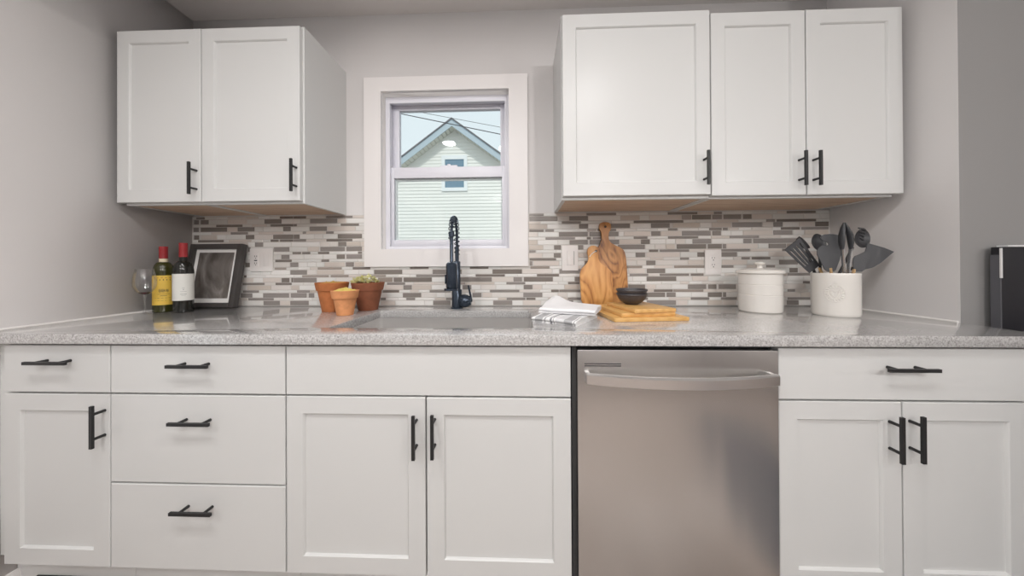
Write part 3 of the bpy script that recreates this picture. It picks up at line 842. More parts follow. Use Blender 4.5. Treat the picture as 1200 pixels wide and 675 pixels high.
# ---------------------------------------------------------------- bottles, glass, picture
def arc_patch(b, c, r, a0, a1, z0, z1, n=28):
    b.grid(lambda u, v: (c[0] + r * math.cos(a0 + (a1 - a0) * u), c[1] + r * math.sin(a0 + (a1 - a0) * u), z0 + (z1 - z0) * v), n, 2)
def bottle(x, y, label, glassm, prof_r, H, labm, lz, lab_label, band, inks):
    t = thing('wine_bottle', label, 'bottle', (x, y, CT))
    r = prof_r
    sh = H['shoulder']; nk = H['neck']; top = H['top']
    prof = [(0, 0), (r * .9, 0), (r, .004), (r, sh)]
    for k in range(1, 9):
        a = PI / 2 * k / 8; prof.append((.0135 + (r - .0135) * math.cos(a) ** 0.9, sh + (nk - sh) * math.sin(a) ** 1.15))
    prof += [(.0133, top - .02), (.0138, top - .02), (.0138, top - .002), (.013, top), (0, top)]
    b = MB(); b.lathe(prof, (x, y, CT), 44); b.build('glass_body', glassm, t)
    b = MB(); cz = H['cap']
    b.lathe([(.0142, cz), (.0148, cz), (.0146, top - .016), (.0149, top - .014), (.0149, top + .0005), (.0140, top + .0016), (0, top + .0016)], (x, y, CT), 32)
    o = b.build('foil_capsule', M['foil'], t); o['label'] = 'red foil capsule'
    if band:
        b = MB(); b.lathe([(.0139, cz - .018), (.0147, cz - .018), (.0147, cz - .001), (.0139, cz - .001)], (x, y, CT), 32, closed=True)
        b.build('neck_band', M['neck_band'], t)
    am = math.atan2(-1.558 - y, -x)
    b = MB(); arc_patch(b, (x, y), r + .0006, am - 1.75, am + 1.75, CT + lz[0], CT + lz[1])
    b.k = 1
    for a0, a1, z0, z1 in inks: arc_patch(b, (x, y), r + .0010, am + a0, am + a1, CT + z0, CT + z1, 6)
    lo = b.build('paper_label', [labm, M['ink'] if band else M['ink_grey']], t); lo['label'] = lab_label
    return t
ry = random.Random(11)
inksY = [(-.9, .95, .1585, .1600), (-.62, -.55, .147, .153), (-.35, -.28, .147, .153), (-.05, .02, .147, .153), (.25, .32, .147, .153), (.55, .62, .147, .153)]
for k in range(26):
    a = -.42 + k * .033 + ry.uniform(-.01, .01); h = ry.uniform(.006, .018)
    inksY.append((a, a + ry.uniform(.012, .028), .100 - h / 2 + ry.uniform(-.004, .006), .100 + h / 2))
inksY += [(-.55, .6, .084, .0852), (-.8, .9, .066, .0672), (-.8, .9, .055, .056), (-.3, .3, .076, .078)]
bottle(-1.664, -0.205, 'wine bottle with a yellow label and red cap beside the wine glass', M['bottle_green'], .0348,
       dict(shoulder=.186, neck=.232, top=.302, cap=.248), M['label_yellow'], (.035, .170), 'yellow paper label', True, inksY)
inksW = [(-.12, .12, .112, .1135), (-.06, .06, .104, .107), (-.28, .28, .0955, .0968), (-.3, .3, .0835, .0855), (-.2, .2, .0775, .0785)]
bottle(-1.568, -0.205, 'dark wine bottle with a white label and red cap, in front of the picture frame', M['bottle_dark'], .0350,
       dict(shoulder=.188, neck=.236, top=.318, cap=.254), M['label_white'], (.055, .177), 'white paper label', False, inksW)
wg = thing('wine_glass', 'stemmed wine glass with a little red wine left, by the left wall', 'glass', (-1.652, -0.285, CT))
b = MB()
prof = [(.033, 0.0005), (.031, .002), (.012, .004), (.0045, .010), (.0034, .03), (.0034, .078), (.006, .086), (.016, .092), (.027, .104), (.0345, .122), (.0365, .142), (.0345, .165), (.0305, .186), (.0280, .200)]
b.lathe(prof, (-1.652, -0.285, CT), 40)
b.build('bowl_and_stem', M['stemware'], wg)
b = MB(); b.lathe([(0, .0885), (.012, .0925), (.019, .0985), (0, .0985)], (-1.652, -0.285, CT), 28); b.build('wine', M['wine'], wg)

tilt = math.atan2(.055, .322)
pf = thing('picture_frame', 'charcoal picture frame with a dark sepia print leaning on the backsplash', 'picture', (-1.573, -0.085, CT))
FW, FH, FT = 0.278, 0.326, 0.030
Xf = Matrix.Translation((-1.5755, -0.100, CT + .0004 + FT * math.sin(tilt))) @ Matrix.Rotation(-tilt, 4, 'X')
b = MB(); b.X = Xf; ring_boxes(b, -FW / 2, FW / 2, 0, FH, 0, FT, .027, .027, .024, .027); b.build('frame', M['frame'], pf, 0.0015)
b = MB(); b.X = Xf; b.box(-FW / 2 + .0265, FW / 2 - .0265, .012, .016, .0235, FH - .0265); o = b.build('mat_board', M['mat_board'], pf)
b = MB(); b.X = Xf; b.box(-FW / 2 + .046, FW / 2 - .046, .0105, .0119, .046, FH - .044); b.build('print', M['art'], o)

# ---------------------------------------------------------------- switch plates
def plate(name, label, cat, x0, x1, z0, z1):
    t = thing(name, label, cat, ((x0 + x1) / 2, -0.0095, z0))
    b = MB(); b.box(x0, x1, -0.0145, -0.0092, z0, z1); b.build('cover_plate', M['plate'], t, 0.0015)
    return t
t = plate('outlet', 'double-width white outlet plate beside the picture frame', 'outlet', -1.427, -1.303, 1.0965, 1.2165)
b = MB(); b.box(-1.410, -1.377, -0.0162, -0.0143, 1.123, 1.190); r_ = b.build('receptacle', M['plate'], t, 0.0008)
b = MB()
for x, z, w, h in ((-1.399, 1.176, .003, .008), (-1.388, 1.176, .003, .007), (-1.3935, 1.166, .005, .004), (-1.399, 1.140, .003, .008), (-1.388, 1.140, .003, .007), (-1.3935, 1.131, .005, .004), (-1.3935, 1.154, .016, .006)):
    b.box(x - w / 2, x + w / 2, -0.0166, -0.0160, z - h / 2, z + h / 2)
b.build('slots', M['gap'], r_)
b = MB(); b.box(-1.352, -1.319, -0.0158, -0.0143, 1.123, 1.190); b.build('rocker', M['plate'], t, 0.0008)
t = plate('light_switch', 'single white dimmer switch plate left of the cutting boards', 'switch', 0.2035, 0.2855, 1.0935, 1.2205)
b = MB(); b.box(0.228, 0.261, -0.0190, -0.0143, 1.122, 1.192); b.build('rocker', M['plate'], t, 0.0008)
b = MB(); b.box(0.2635, 0.2665, -0.0152, -0.0143, 1.122, 1.192); o = b.build('slider', M['ink_grey'], t, 0.0004); o['label'] = 'grey dimmer slot'
t = plate('outlet', 'single white outlet plate above and left of the lidded canister', 'outlet', 0.914, 0.994, 1.0695, 1.1935)
b = MB(); b.box(0.937, 0.971, -0.0160, -0.0143, 1.098, 1.166); r_ = b.build('receptacle', M['plate'], t, 0.0008)
b = MB()
for z in (1.149, 1.115):
    for x, dz, w, h in ((.9485, .005, .0022, .008), (.9595, .005, .0022, .0065), (.954, -.006, .005, .0045)):
        b.box(x - w / 2, x + w / 2, -0.0163, -0.0158, z + dz - h / 2, z + dz + h / 2)
b.build('slots', M['gap'], r_)

# ---------------------------------------------------------------- flower pots
def pot(x, y, rb, rt, ztop, rimh, m, label):
    t = thing('flower_pot', label, 'flower pot', (x, y, CT))
    H = ztop - CT; w = .006
    r1 = rb + (rt - .0045 - rb) * (H - rimh) / H
    prof = [(0, 0), (rb - .002, 0), (rb, .002), (r1, H - rimh), (r1 + .005, H - rimh + .001), (rt, H - .002), (rt - .0015, H), (rt - w, H), (rt - w - .001, H - .003), (r1 - .006, H - rimh), (r1 - .008, H - .040), (0, H - .040)]
    b = MB(); b.lathe(prof, (x, y, CT), 44); b.build('clay_pot', m, t)
    b = MB(); rs = rt - w - .0045; b.lathe([(0, H - .034), (rs * .9, H - .034), (rs, H - .012), (rs * .6, H - .009), (0, H - .007)], (x, y, CT), 30); b.build('soil', M['soil'], t)
    return t, H, rs
def moss(t, x, y, z, R, m, n, hgt, rg, name):
    b = MB()
    for k in range(n):
        a = rg.uniform(0, 2 * PI); q = R * math.sqrt(rg.random()) * .96
        rr = rg.uniform(.004, .008); zz = z + hgt * (1 - (q / R) ** 2) * rg.uniform(.5, 1.1)
        b.lathe([(0, -rr), (rr * .8, -rr * .5), (rr, 0), (rr * .7, rr * .6), (0, rr)], (x + q * math.cos(a), y + q * math.sin(a), zz), 7)
    o = b.build(name, m, t); o['kind'] = 'stuff'; return o
rg = random.Random(3)
t, H, rs = pot(-0.882, -0.176, .042, .0705, 1.0475, .037, M['terra'], 'mid-brown terracotta pot of dry moss, at the back left of the three pots')
moss(t, -0.882, -0.176, CT + H - .010, rs, M['moss_dry'], 90, .010, rg, 'dry_moss')
t, H, rs = pot(-0.732, -0.138, .043, .0735, 1.0445, .037, M['terra_dark'], 'dark brown terracotta pot with a pale green leafy plant')
b = MB()
for k in range(150):
    a = rg.uniform(0, 2 * PI); q = rs * math.sqrt(rg.random()) * 1.0
    px, py = -0.732 - .010 + q * math.cos(a) * .92, -0.138 + q * math.sin(a)
    pz = CT + H - .012 + .042 * (1 - .6 * (q / rs) ** 2) * rg.uniform(.35, 1.15)
    L_ = rg.uniform(.010, .017); w_ = L_ * .45; az = a + rg.gauss(0, .8); el = rg.uniform(.1, 1.1)
    b.X = Matrix.Translation((px, py, pz)) @ Matrix.Rotation(az, 4, 'Z') @ Matrix.Rotation(-el, 4, 'Y')
    vs = [(0, 0, 0), (L_ * .35, w_, .0012), (L_ * .75, w_ * .8, .001), (L_, 0, -.001), (L_ * .75, -w_ * .8, .001), (L_ * .35, -w_, .0012), (L_ * .5, 0, -.0016), (L_ * .5, 0, .003)]
    b._add(vs, [(6, i, (i + 1) % 6) for i in range(6)] + [(7, (i + 1) % 6, i) for i in range(6)], True)
o = b.build('foliage', M['leaf'], t); o['kind'] = 'stuff'
t, H, rs = pot(-0.7575, -0.283, .0325, .0555, 1.0195, .034, M['terra_light'], 'small light orange terracotta pot with yellow moss, in front of the other two')
moss(t, -0.7575, -0.283, CT + H - .009, rs, M['moss'], 110, .016, rg, 'yellow_moss')

# ---------------------------------------------------------------- boards on the backsplash
def smooth_poly(P, it=2):
    for _ in range(it):
        Q = []
        for i in range(len(P)):
            a, c = P[i], P[(i + 1) % len(P)]
            Q += [(a[0] * .75 + c[0] * .25, a[1] * .75 + c[1] * .25), (a[0] * .25 + c[0] * .75, a[1] * .25 + c[1] * .75)]
        P = Q
    return P
def board(label, pts, foot_y, top_y, th, m, hole, cord):
    zs = [p[1] for p in pts]; z0 = min(zs); Hh = max(zs) - z0
    cx_ = sum(p[0] for p in pts) / len(pts)
    t = thing('cutting_board', label, 'cutting board', (cx_, foot_y, CT))
    a = math.atan2(top_y - foot_y, Hh)
    Xb = Matrix.Translation((cx_, foot_y, CT + .0004 + th * abs(math.sin(a)))) @ Matrix.Rotation(-a, 4, 'X')
    poly = smooth_poly([(x - cx_, (z - z0)) for x, z in pts])
    zmin = min(p[1] for p in poly); poly = [(x, z - zmin) for x, z in poly]
    b = MB(); b.X = Xb; b.prism(poly[::-1] if False else poly, 0, th); b.build('slab', m, t, 0.002)
    hx_, hz_ = hole[0] - cx_, hole[1] - z0 - zmin
    b = MB(); b.X = Xb; 
    n = 14; b._add([(hx_ + .006 * math.cos(2 * PI * k / n), -.0006, hz_ + .006 * math.sin(2 * PI * k / n)) for k in range(n)] + [(hx_ + .006 * math.cos(2 * PI * k / n), .001, hz_ + .006 * math.sin(2 * PI * k / n)) for k in range(n)], [tuple(range(n)), tuple(range(2 * n - 1, n - 1, -1))] + [(k, (k + 1) % n, n + (k + 1) % n, n + k) for k in range(n)])
    b.build('hang_hole', M['gap'], t)
    if cord:
        b = MB(); b.X = Xb
        b.tube([(hx_, -.004, hz_), (hx_ - .012, -.004, hz_ - .006), (hx_ - .024, -.003, hz_ - .016), (hx_ - .033, -.003, hz_ - .028)], .0016, 8)
        b.build('cord', M['cloth'], t)
    return t
board('large olive-wood cutting board with a long handle, behind the smaller board',
      [(0.334, 0.914), (0.331, 1.03), (0.333, 1.15), (0.360, 1.19), (0.385, 1.212), (0.3985, 1.238), (0.4005, 1.262), (0.399, 1.285), (0.388, 1.302), (0.390, 1.326), (0.404, 1.335), (0.4195, 1.336), (0.436, 1.335), (0.448, 1.325), (0.449, 1.302), (0.437, 1.285), (0.4345, 1.262), (0.437, 1.238), (0.463, 1.220), (0.497, 1.205), (0.514, 1.185), (0.520, 1.13), (0.5235, 1.02), (0.519, 0.914)],
      -0.052, -0.024, .014, M['olive2'], (0.4195, 1.312), False)
board('smaller rounded olive-wood cutting board with a cord loop, in front of the large board',
      [(0.290, 0.914), (0.288, 1.00), (0.284, 1.072), (0.292, 1.10), (0.312, 1.121), (0.328, 1.14), (0.330, 1.160), (0.323, 1.182), (0.326, 1.203), (0.340, 1.2155), (0.354, 1.2175), (0.368, 1.2145), (0.381, 1.203), (0.383, 1.182), (0.375, 1.157), (0.382, 1.135), (0.404, 1.117), (0.432, 1.096), (0.442, 1.075), (0.4435, 1.00), (0.4425, 0.914)],
      -0.076, -0.050, .015, M['olive'], (0.366, 1.189), True)
def flat_board(label, fl, ang, w, d, z, th=.0145):
    t = thing('serving_board', label, 'cutting board', (fl[0], fl[1], z), 'bamboo boards stacked on the worktop')
    a = math.radians(ang)
    b = MB(); b.X = Matrix.Translation((fl[0], fl[1], 0)) @ Matrix.Rotation(a, 4, 'Z'); b.box(0, w, 0, d, z, z + th)
    o = b.build('slab', M['bamboo'], t, 0.003)
    return t
flat_board('bottom and largest of three stacked bamboo boards', (0.335, -0.446), 6, .285, .222, CT)
flat_board('middle one of three stacked bamboo boards', (0.368, -0.424), 8, .213, .262, CT + .0147)
flat_board('top and smallest of three stacked bamboo boards, under the dark bowls', (0.414, -0.428), 11, .170, .220, CT + .0294)
def bowl(z, label, r1=.060, h=.041):
    t = thing('bowl', label, 'bowl', (0.457, -0.278, z), 'dark bowls stacked on the bamboo boards')
    prof = [(0, 0), (.026, 0), (.028, .003), (.041, .010), (.050, .020), (.0565, .031), (r1, h), (r1 - .003, h), (.0535, .0315), (.0465, .021), (.037, .0125), (.024, .006), (0, .005)]
    b = MB(); b.lathe(prof, (0.457, -0.278, z), 40); b.build('dish', M['bowl'], t)
    b = MB(); b.lathe([(r1 - .0022, h - .0075), (r1 + .0012, h - .0065), (r1 + .0018, h - .004), (r1 + .0008, h - .0015), (r1 - .001, h - .002)], (0.457, -0.278, z), 40, closed=True); b.build('rim_band', M['bowl'], t)
zb0 = CT + .0294 + .0147
bowl(zb0, 'lower of two dark bowls nested on the bamboo boards', .0605, .046)
bowl(zb0 + .0175, 'upper of two dark bowls nested on the bamboo boards', .0605, .046)

# ---------------------------------------------------------------- folded towels
def folded(name, label, org, ang, w, d, layers, th, m, seed, lift=None):
    """one cloth folded to and fro; a = along the front edge"""
    t = thing(name, label, 'towel', org)
    rg_ = random.Random(seed); ph = [rg_.uniform(0, 6) for _ in range(8)]
    prof = []; z = th / 2
    for l in range(layers):                              # centre line of the zigzag, (depth, z)
        s0, s1 = (0.0, d) if l % 2 == 0 else (d, 0.0)
        for k in range(13):
            prof.append((s0 + (s1 - s0) * k / 12, z))
        if l < layers - 1:
            e = s1; sg = 1 if l % 2 == 0 else -1
            for k in range(1, 6):
                a_ = -PI / 2 + PI * k / 6
                prof.append((e + sg * math.cos(a_) * th * .75, z + th * .56 + math.sin(a_) * th * .56))
            z += th * 1.12
    n = len(prof); up = []; dn = []
    for i, (s, zz) in enumerate(prof):
        p0, p1 = prof[max(i - 1, 0)], prof[min(i + 1, n - 1)]
        tx, tz = p1[0] - p0[0], p1[1] - p0[1]; l = math.hypot(tx, tz) or 1
        nx, nz = -tz / l, tx / l
        up.append((s + nx * th * .5, zz + nz * th * .5)); dn.append((s - nx * th * .5, zz - nz * th * .5))
    loop = up + dn[::-1]
    nu = 26
    b = MB(); al = []
    Xt = Matrix.Translation(org) @ Matrix.Rotation(ang, 4, 'Z')
    ht = z + th / 2
    vs = []
    for i in range(nu):
        u_ = i / (nu - 1); x = w * u_
        for s, zz in loop:
            f_ = zz / ht
            wob = (math.sin(u_ * 5 + ph[0]) * .004 + math.sin(u_ * 11 + ph[1]) * .0018) * f_
            e = 1 - .10 * max(0, abs(u_ - .5) * 2 - .8) / .2 * f_
            hgt = zz * e + (lift(u_, s / d) * f_ if lift else 0) + f_ * (math.sin(u_ * 7 + s * 30 + ph[2]) * .0012)
            vs.append((x + wob * .6 + (.004 * math.sin(s * 40 + ph[3])) * f_, s + wob, hgt)); al.append(u_)
    m2 = len(loop); fs = [tuple(range(m2))[::-1], tuple((nu - 1) * m2 + i for i in range(m2))]
    for i in range(nu - 1):
        for k in range(m2):
            j = (k + 1) % m2; fs.append((i * m2 + k, (i + 1) * m2 + k, (i + 1) * m2 + j, i * m2 + j))
    b.X = Xt; b._add(vs, fs, True)
    b.build('folded_cloth', m, t, sharp=1.2, attr=('along', al))
    return t
folded('dish_towel', 'white dish towel with grey stripes folded beside the sink, under the plain one', (0.036, -0.432, CT + .0003), math.radians(-33), .176, .20, 3, .0066, M['cloth_striped'], 1)
def lift(u_, v_):
    return .020 * math.exp(-((u_ - .10) / .20) ** 2) * max(0, v_) ** 1.5 + .006 * math.sin(3.0 * u_ + 1.0) * v_ + .004 * v_
folded('dish_towel', 'plain white towel folded on top of the grey-striped towel', (0.064, -0.372, CT + .0245), math.radians(-22), .215, .155, 3, .0062, M['cloth'], 4, lift)

# ---------------------------------------------------------------- canister and utensil crock
cx_, cy_ = 1.050, -0.183
cn = thing('canister', 'cream ceramic canister with a knobbed lid, left of the utensil crock', 'canister', (cx_, cy_, CT))
b = MB(); b.lathe([(0, 0), (.073, 0), (.077, .004), (.0785, .020), (.0785, .0735), (.0772, .075), (.0785, .0765), (.0785, .118), (.0772, .1195), (.0785, .121), (.079, .166), (.074, .166), (.0735, .01), (0, .01)], (cx_, cy_, CT), 56); b.build('jar', M['ceramic'], cn)
b = MB(); b.lathe([(0, .1665), (.084, .1665), (.0865, .169), (.0865, .178), (.083, .182), (.060, .187), (.03, .1895), (.0125, .191), (.0095, .196), (.0105, .202), (.0185, .2075), (.0195, .212), (.0165, .216), (.008, .2175), (0, .218)], (cx_, cy_, CT), 56); b.build('lid', M['ceramic'], cn)
kx, ky, kr, kh = 1.270, -0.285, .0710, .171
ck = thing('utensil_crock', 'cream ceramic crock with an embossed round emblem, full of black utensils', 'crock', (kx, ky, CT))
b = MB(); b.lathe([(0, 0), (kr - .004, 0), (kr - .001, .004), (kr, .012), (kr, kh - .012), (kr + .0006, kh - .004), (kr - .001, kh), (kr - .005, kh), (kr - .0065, kh - .006), (kr - .007, .012), (0, .011)], (kx, ky, CT), 64); b.build('jar', M['ceramic'], ck)
# embossed emblem, seen towards the camera
am = math.atan2(-1.558 - ky, -kx) - 0.02
def on_crock(u_, v_, h): return (kx + (kr + h) * math.cos(am + u_ / kr), ky + (kr + h) * math.sin(am + u_ / kr), CT + .092 + v_)
b = MB()
def relief(pts, r): b.tube([on_crock(p[0], p[1], -.0002) for p in pts], r * 2.1, 6)
relief([(.029 * math.cos(2 * PI * k / 36), .033 * math.sin(2 * PI * k / 36)) for k in range(37)], .0009)
for k in range(18):
    a = 2 * PI * k / 18
    relief([(.020 * math.cos(a), .023 * math.sin(a)), (.0265 * math.cos(a + .12), .0305 * math.sin(a + .12))], .0013)
relief([(.018 * math.cos(2 * PI * k / 28), .021 * math.sin(2 * PI * k / 28)) for k in range(29)], .0008)
for s in (-1, 1):
    relief([(s * .001, -.014), (s * .007, -.006), (s * .012, .004), (s * .010, .012), (s * .004, .012), (0, .006)], .0011)
    relief([(s * .004, -.004), (s * .008, .004)], .0010)
relief([(0, .040), (0, .046)], .0012); relief([(-.006, .040), (-.004, .036), (0, .040), (.004, .036), (.006, .040)], .0010)
b.build('emblem', M['ceramic'], ck)

FLOOR_CK = CT + .0125
UG = 'kitchen utensils in the crock'
def utensil(name, label, foot, neck, head_fn, m, handle_m, hr=.0055):
    """handle from the crock floor to the neck; the head is built by head_fn at the neck"""
    t = thing(name, label, 'utensil', (foot[0], foot[1], FLOOR_CK), UG)
    b = MB(); b.tube([foot, neck], [hr, hr * .9], 10); b.build('handle', handle_m, t)
    b = MB(); head_fn(b); b.build('head', m, t, sharp=0.7)
    return t
def plate_head(pts, y0, y1, th=.003, curve=0.0):
    """flat blade through (x, z) points; y runs y0 at the lowest to y1 at the highest; optional belly"""
    zs = [p[1] for p in pts]; z0, z1 = min(zs), max(zs)
    def fn(b):
        n = len(pts)
        def Y_(x, z): return y0 + (y1 - y0) * (z - z0) / (z1 - z0)
        vs = [(x, Y_(x, z), z) for x, z in pts] + [(x, Y_(x, z) + th, z) for x, z in pts]
        fs = [tuple(range(n)), tuple(range(2 * n - 1, n - 1, -1))] + [(i, n + i, n + (i + 1) % n, (i + 1) % n) for i in range(n)]
        b._add(vs, fs)
    return fn
def slotted_head(c, ux, uz, w0, w1, L_, y0, y1, nslot=4, th=.0028):
    """turner blade: two rails, cross bars and slots; c = bottom centre, (ux, uz) = direction of its length"""
    px, pz = -uz, ux
    def P(s, t):      # s across -1..1, t along 0..1
        w = w0 + (w1 - w0) * t
        return (c[0] + ux * L_ * t + px * w * s / 2, y0 + (y1 - y0) * t, c[1] + uz * L_ * t + pz * w * s / 2)
    def fn(b):
        def strip(s0, s1, t0, t1):
            q = [P(s0, t0), P(s1, t0), P(s1, t1), P(s0, t1)]
            b._add(q + [(x, y + th, z) for x, y, z in q], [(0, 1, 2, 3), (7, 6, 5, 4), (0, 4, 5, 1), (1, 5, 6, 2), (2, 6, 7, 3), (3, 7, 4, 0)])
        strip(-1, 1, 0, .22); strip(-1, 1, .88, 1)
        nb = nslot + 1
        for k in range(nb):
            s = -1 + 2 * k / (nb - 1) * .86; strip(s, s + .28 if k < nb - 1 else s + .28, .22, .88)
    return fn
# left: slotted turner leaning left
utensil('slotted_turner', 'black slotted turner leaning far left in the crock', (1.306, -0.266, FLOOR_CK + .006), (1.226, -0.266, 1.105),
        slotted_head((1.206, 1.100), -.62, .785, .052, .078, .135, -0.268, -0.262, 4), M['plastic'], M['spoon_wood'])
# ladle seen edge-on behind it
def ladle(b):
    b.X = Matrix.Translation((1.190, -0.238, 1.212)) @ Matrix.Rotation(math.radians(-24), 4, 'Y') @ Matrix.Rotation(math.radians(62), 4, 'Z') @ Matrix.Rotation(math.radians(78), 4, 'X')
    b.lathe([(0, -.022), (.014, -.020), (.026, -.011), (.031, .002), (.0295, .003), (.0245, -.009), (.013, -.0175), (0, -.0195)], n=24)
utensil('ladle', 'black ladle standing on edge behind the slotted turner', (1.280, -0.241, FLOOR_CK + .006), (1.200, -0.238, 1.186), ladle, M['plastic'], M['plastic'])
utensil('solid_turner', 'wide grey-black turner with a curved top edge, left of the tongs', (1.262, -0.2965, FLOOR_CK + .006), (1.240, -0.2965, 1.105),
        plate_head(smooth_poly([(1.222, 1.090), (1.258, 1.090), (1.266, 1.11), (1.283, 1.15), (1.287, 1.20), (1.284, 1.236), (1.252, 1.243), (1.215, 1.240), (1.205, 1.222), (1.236, 1.208), (1.238, 1.196), (1.205, 1.196), (1.188, 1.168), (1.205, 1.13)], 1), -0.2975, -0.292), M['plastic2'], M['spoon_wood'])
# spoon behind the turner
def spoon(b):
    b.X = Matrix.Translation((1.262, -0.228, 1.212)) @ Matrix.Rotation(math.radians(15), 4, 'Y') @ Matrix.Rotation(math.radians(70), 4, 'X') @ Matrix.Diagonal((1, 1.35, 1, 1))
    b.lathe([(0, -.014), (.014, -.0125), (.026, -.007), (.031, .001), (.0295, .002), (.0245, -.005), (.013, -.010), (0, -.0115)], n=24)
utensil('serving_spoon', 'black spoon behind the wide grey-black turner', (1.270, -0.2285, FLOOR_CK + .006), (1.264, -0.228, 1.178), spoon, M['plastic'], M['plastic'])
# tongs in the middle
tg = thing('tongs', 'steel tongs with black pointed tips standing upright in the middle', 'utensil', (1.2640, -0.3285, FLOOR_CK), UG)
for s in (-1, 1):
    b = MB(); pts = [(1.2660 + s * .002, -0.3285, FLOOR_CK + .005), (1.2680 + s * .005, -0.3285, 1.05), (1.2690 + s * .010, -0.3285, 1.12), (1.2700 + s * .0165, -0.3285, 1.185)]
    b.tube(pts, [.005, .006, .007, .0075], 10, flat=(.35, 1)); o = b.build('arm', M['steel'], tg); o['label'] = 'steel arm'
    b = MB(); pts = [(1.2700 + s * .0165, -0.3285, 1.178), (1.2695 + s * .0175, -0.3285, 1.205), (1.2680 + s * .015, -0.3285, 1.235), (1.2650 + s * .008, -0.3285, 1.262), (1.2630 + s * .002, -0.3285, 1.283)]
    b.tube(pts, [.007, .0115, .012, .009, .003], 12, flat=(.6, 1.0)); b.build('tip', M['plastic'], tg)
# pasta server
def server(b):
    c = Vector((1.408, -0.258, 1.226))
    b.X = Matrix.Translation(c) @ Matrix.Rotation(math.radians(28), 4, 'Y') @ Matrix.Rotation(math.radians(80), 4, 'X') @ Matrix.Diagonal((1.05, 1.35, 1, 1))
    b.lathe([(0, -.016), (.013, -.0145), (.024, -.009), (.031, .000), (.029, .0015), (.0225, -.006), (.012, -.0115), (0, -.0130)], n=24)
    b.X = Matrix.Identity(4)
    for k in range(4):
        z = 1.262 - k * .0125; x0 = 1.398 - k * .003
        b.tube([(x0, -0.275, z - .004), (x0 - .022, -0.290, z), (x0 - .050 + k * .004, -0.298, z + .003)], [.0046, .0038, .0022], 8)
utensil('pasta_server', 'black pasta server with prongs pointing left, right of the tongs', (1.245, -0.252, FLOOR_CK + .006), (1.372, -0.254, 1.190), server, M['plastic'], M['plastic'])
utensil('angled_turner', 'black pointed turner leaning far right towards the wall', (1.240, -0.280, FLOOR_CK + .006), (1.332, -0.280, 1.108),
        plate_head([(1.325, 1.096), (1.362, 1.092), (1.420, 1.106), (1.452, 1.125), (1.507, 1.1695), (1.470, 1.186), (1.407, 1.206), (1.392, 1.16), (1.345, 1.112)], -0.284, -0.277), M['plastic2'], M['spoon_wood'])
utensil('flat_spatula', 'small grey-black spatula just right of the tongs', (1.280, -0.312, FLOOR_CK + .006), (1.316, -0.312, 1.10),
        plate_head(smooth_poly([(1.316, 1.090), (1.352, 1.090), (1.364, 1.12), (1.384, 1.160), (1.368, 1.172), (1.340, 1.158), (1.318, 1.150), (1.312, 1.12)], 1), -0.3135, -0.308), M['plastic2'], M['spoon_wood'])

# ---------------------------------------------------------------- black appliance at the right edge
ap = thing('appliance', 'black appliance with silver edging beyond the right end of the worktop', 'appliance', (1.95, -0.50, 0))
b = MB(); b.box(1.60, 2.30, -0.92, -0.4995, 0.0, 0.865); b.build('body', M['appliance'], ap, 0.004)
b = MB(); b.box(1.6045, 2.30, -0.489, -0.4665, 0.865, 1.176); b.build('back_panel', M['appliance'], ap)
b = MB(); b.box(1.6005, 1.6043, -0.489, -0.4665, 0.865, 1.150); o = b.build('side_panel', M['appliance_side'], ap); o['label'] = 'grey side edge'
b = MB(); b.box(1.5985, 1.6043, -0.4915, -0.4885, 1.072, 1.172); b.box(1.622, 2.30, -0.4915, -0.4665, 1.1765, 1.182)
o = b.build('trim_strip', M['silver'], ap); o['label'] = 'silver trim'

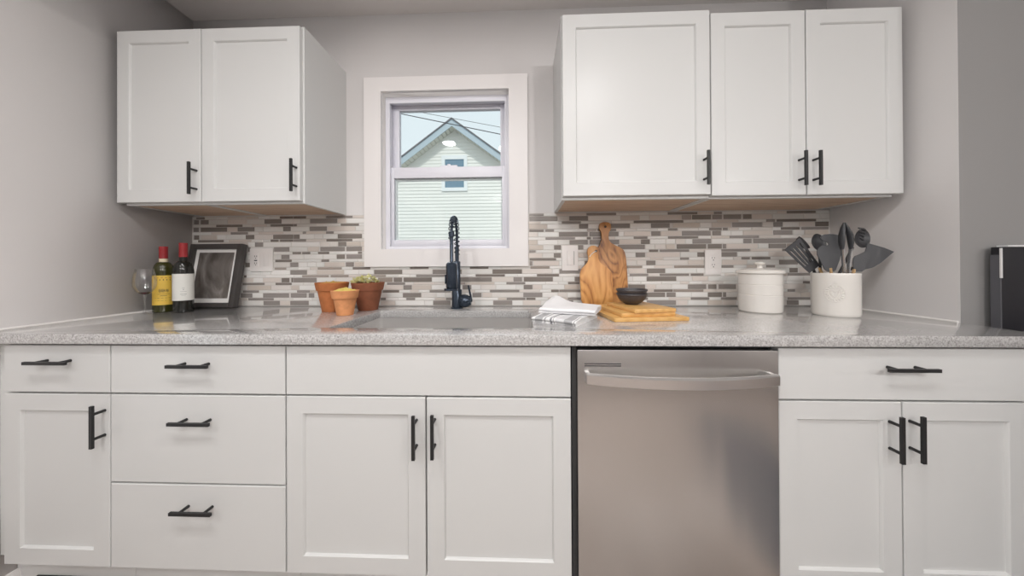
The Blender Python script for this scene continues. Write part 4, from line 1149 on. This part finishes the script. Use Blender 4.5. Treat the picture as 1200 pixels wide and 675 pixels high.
b = MB(); n = 4; q = [(0.90, -0.74), (1.50, -0.74), (2.35, -2.7), (1.72, -2.7)]  # made-up mat out of view, skewed to darken the dishwasher reflection
b._add([(x, y, 0.0006) for x, y in q] + [(x, y, 0.0100) for x, y in q], [(3, 2, 1, 0), (4, 5, 6, 7)] + [(k, (k + 1) % 4, 4 + (k + 1) % 4, 4 + k) for k in range(4)])
tag(b.build('added_mat', M['mat'], bevel=0.003, origin=(1.6, -1.7, 0.0005)), 'unseen dark mat added to darken the reflection in the dishwasher door', 'mat')

# ---------------------------------------------------------------- recessed lights and added fill lamps
def fill_lamp(x, y, label, energy):  # unseen rear lamp, added as broad fill for the room
    t = thing('fill_lamp', label, 'lamp', (x, y, CEIL - 0.09))
    b = MB(); b.lathe([(0, .09), (.16, .09), (.16, .06), (.0, .06)], (x, y, CEIL - 0.0905), 32); b.build('base', M['lamp_base'], t)
    b = MB(); b.lathe([(0, .0), (.08, .006), (.13, .025), (.15, .058), (0, .058)], (x, y, CEIL - 0.0895), 32); b.build('diffuser', M['diffuser'], t)
    lamp('lamp_light', 'POINT', (x, y, CEIL - 0.20), energy, (1, 0.98, 0.97), 0.10)
def can_light(x, y, label, energy, s=1.0):
    t = thing('recessed_light', label, 'lamp', (x, y, CEIL - 0.006))
    b = MB(); b.lathe([(.062, 0), (.085, 0), (.085, .003), (.062, .0055)], (x, y, CEIL - 0.006), 32, closed=True); b.build('trim_ring', M['lamp_base'], t)
    b = MB(); b.lathe([(0, .002), (.0618, .002), (.0618, .004), (0, .004)], (x, y, CEIL - 0.006), 32); b.build('diffuser', M['diffuser'], t)
    lamp('lamp_light', 'AREA', (x, y, CEIL - 0.010), energy, (1, 0.98, 0.97), 0.125 * s, (x, y, 0))
fill_lamp(1.1, -3.2, 'added fill lamp, out of view on the ceiling in the middle of the room', 52)
fill_lamp(2.7, -3.4, 'added fill lamp, out of view on the ceiling at the rear right', 42)
fill_lamp(-0.2, -4.3, 'added fill lamp, out of view on the ceiling near the rear wall', 38)
can_light(-0.15, -1.62, 'recessed ceiling light over the middle of the kitchen floor', 11, 1.6)
can_light(-0.77, -1.45, 'small recessed ceiling light left of the sink', 8)
can_light(0.52, -1.43, 'small recessed ceiling light above the dishwasher', 6)
can_light(-1.0, -2.5, 'added recessed fill light, out of view near the left wall', 14, 1.6)  # unseen can, added to brighten the left wall
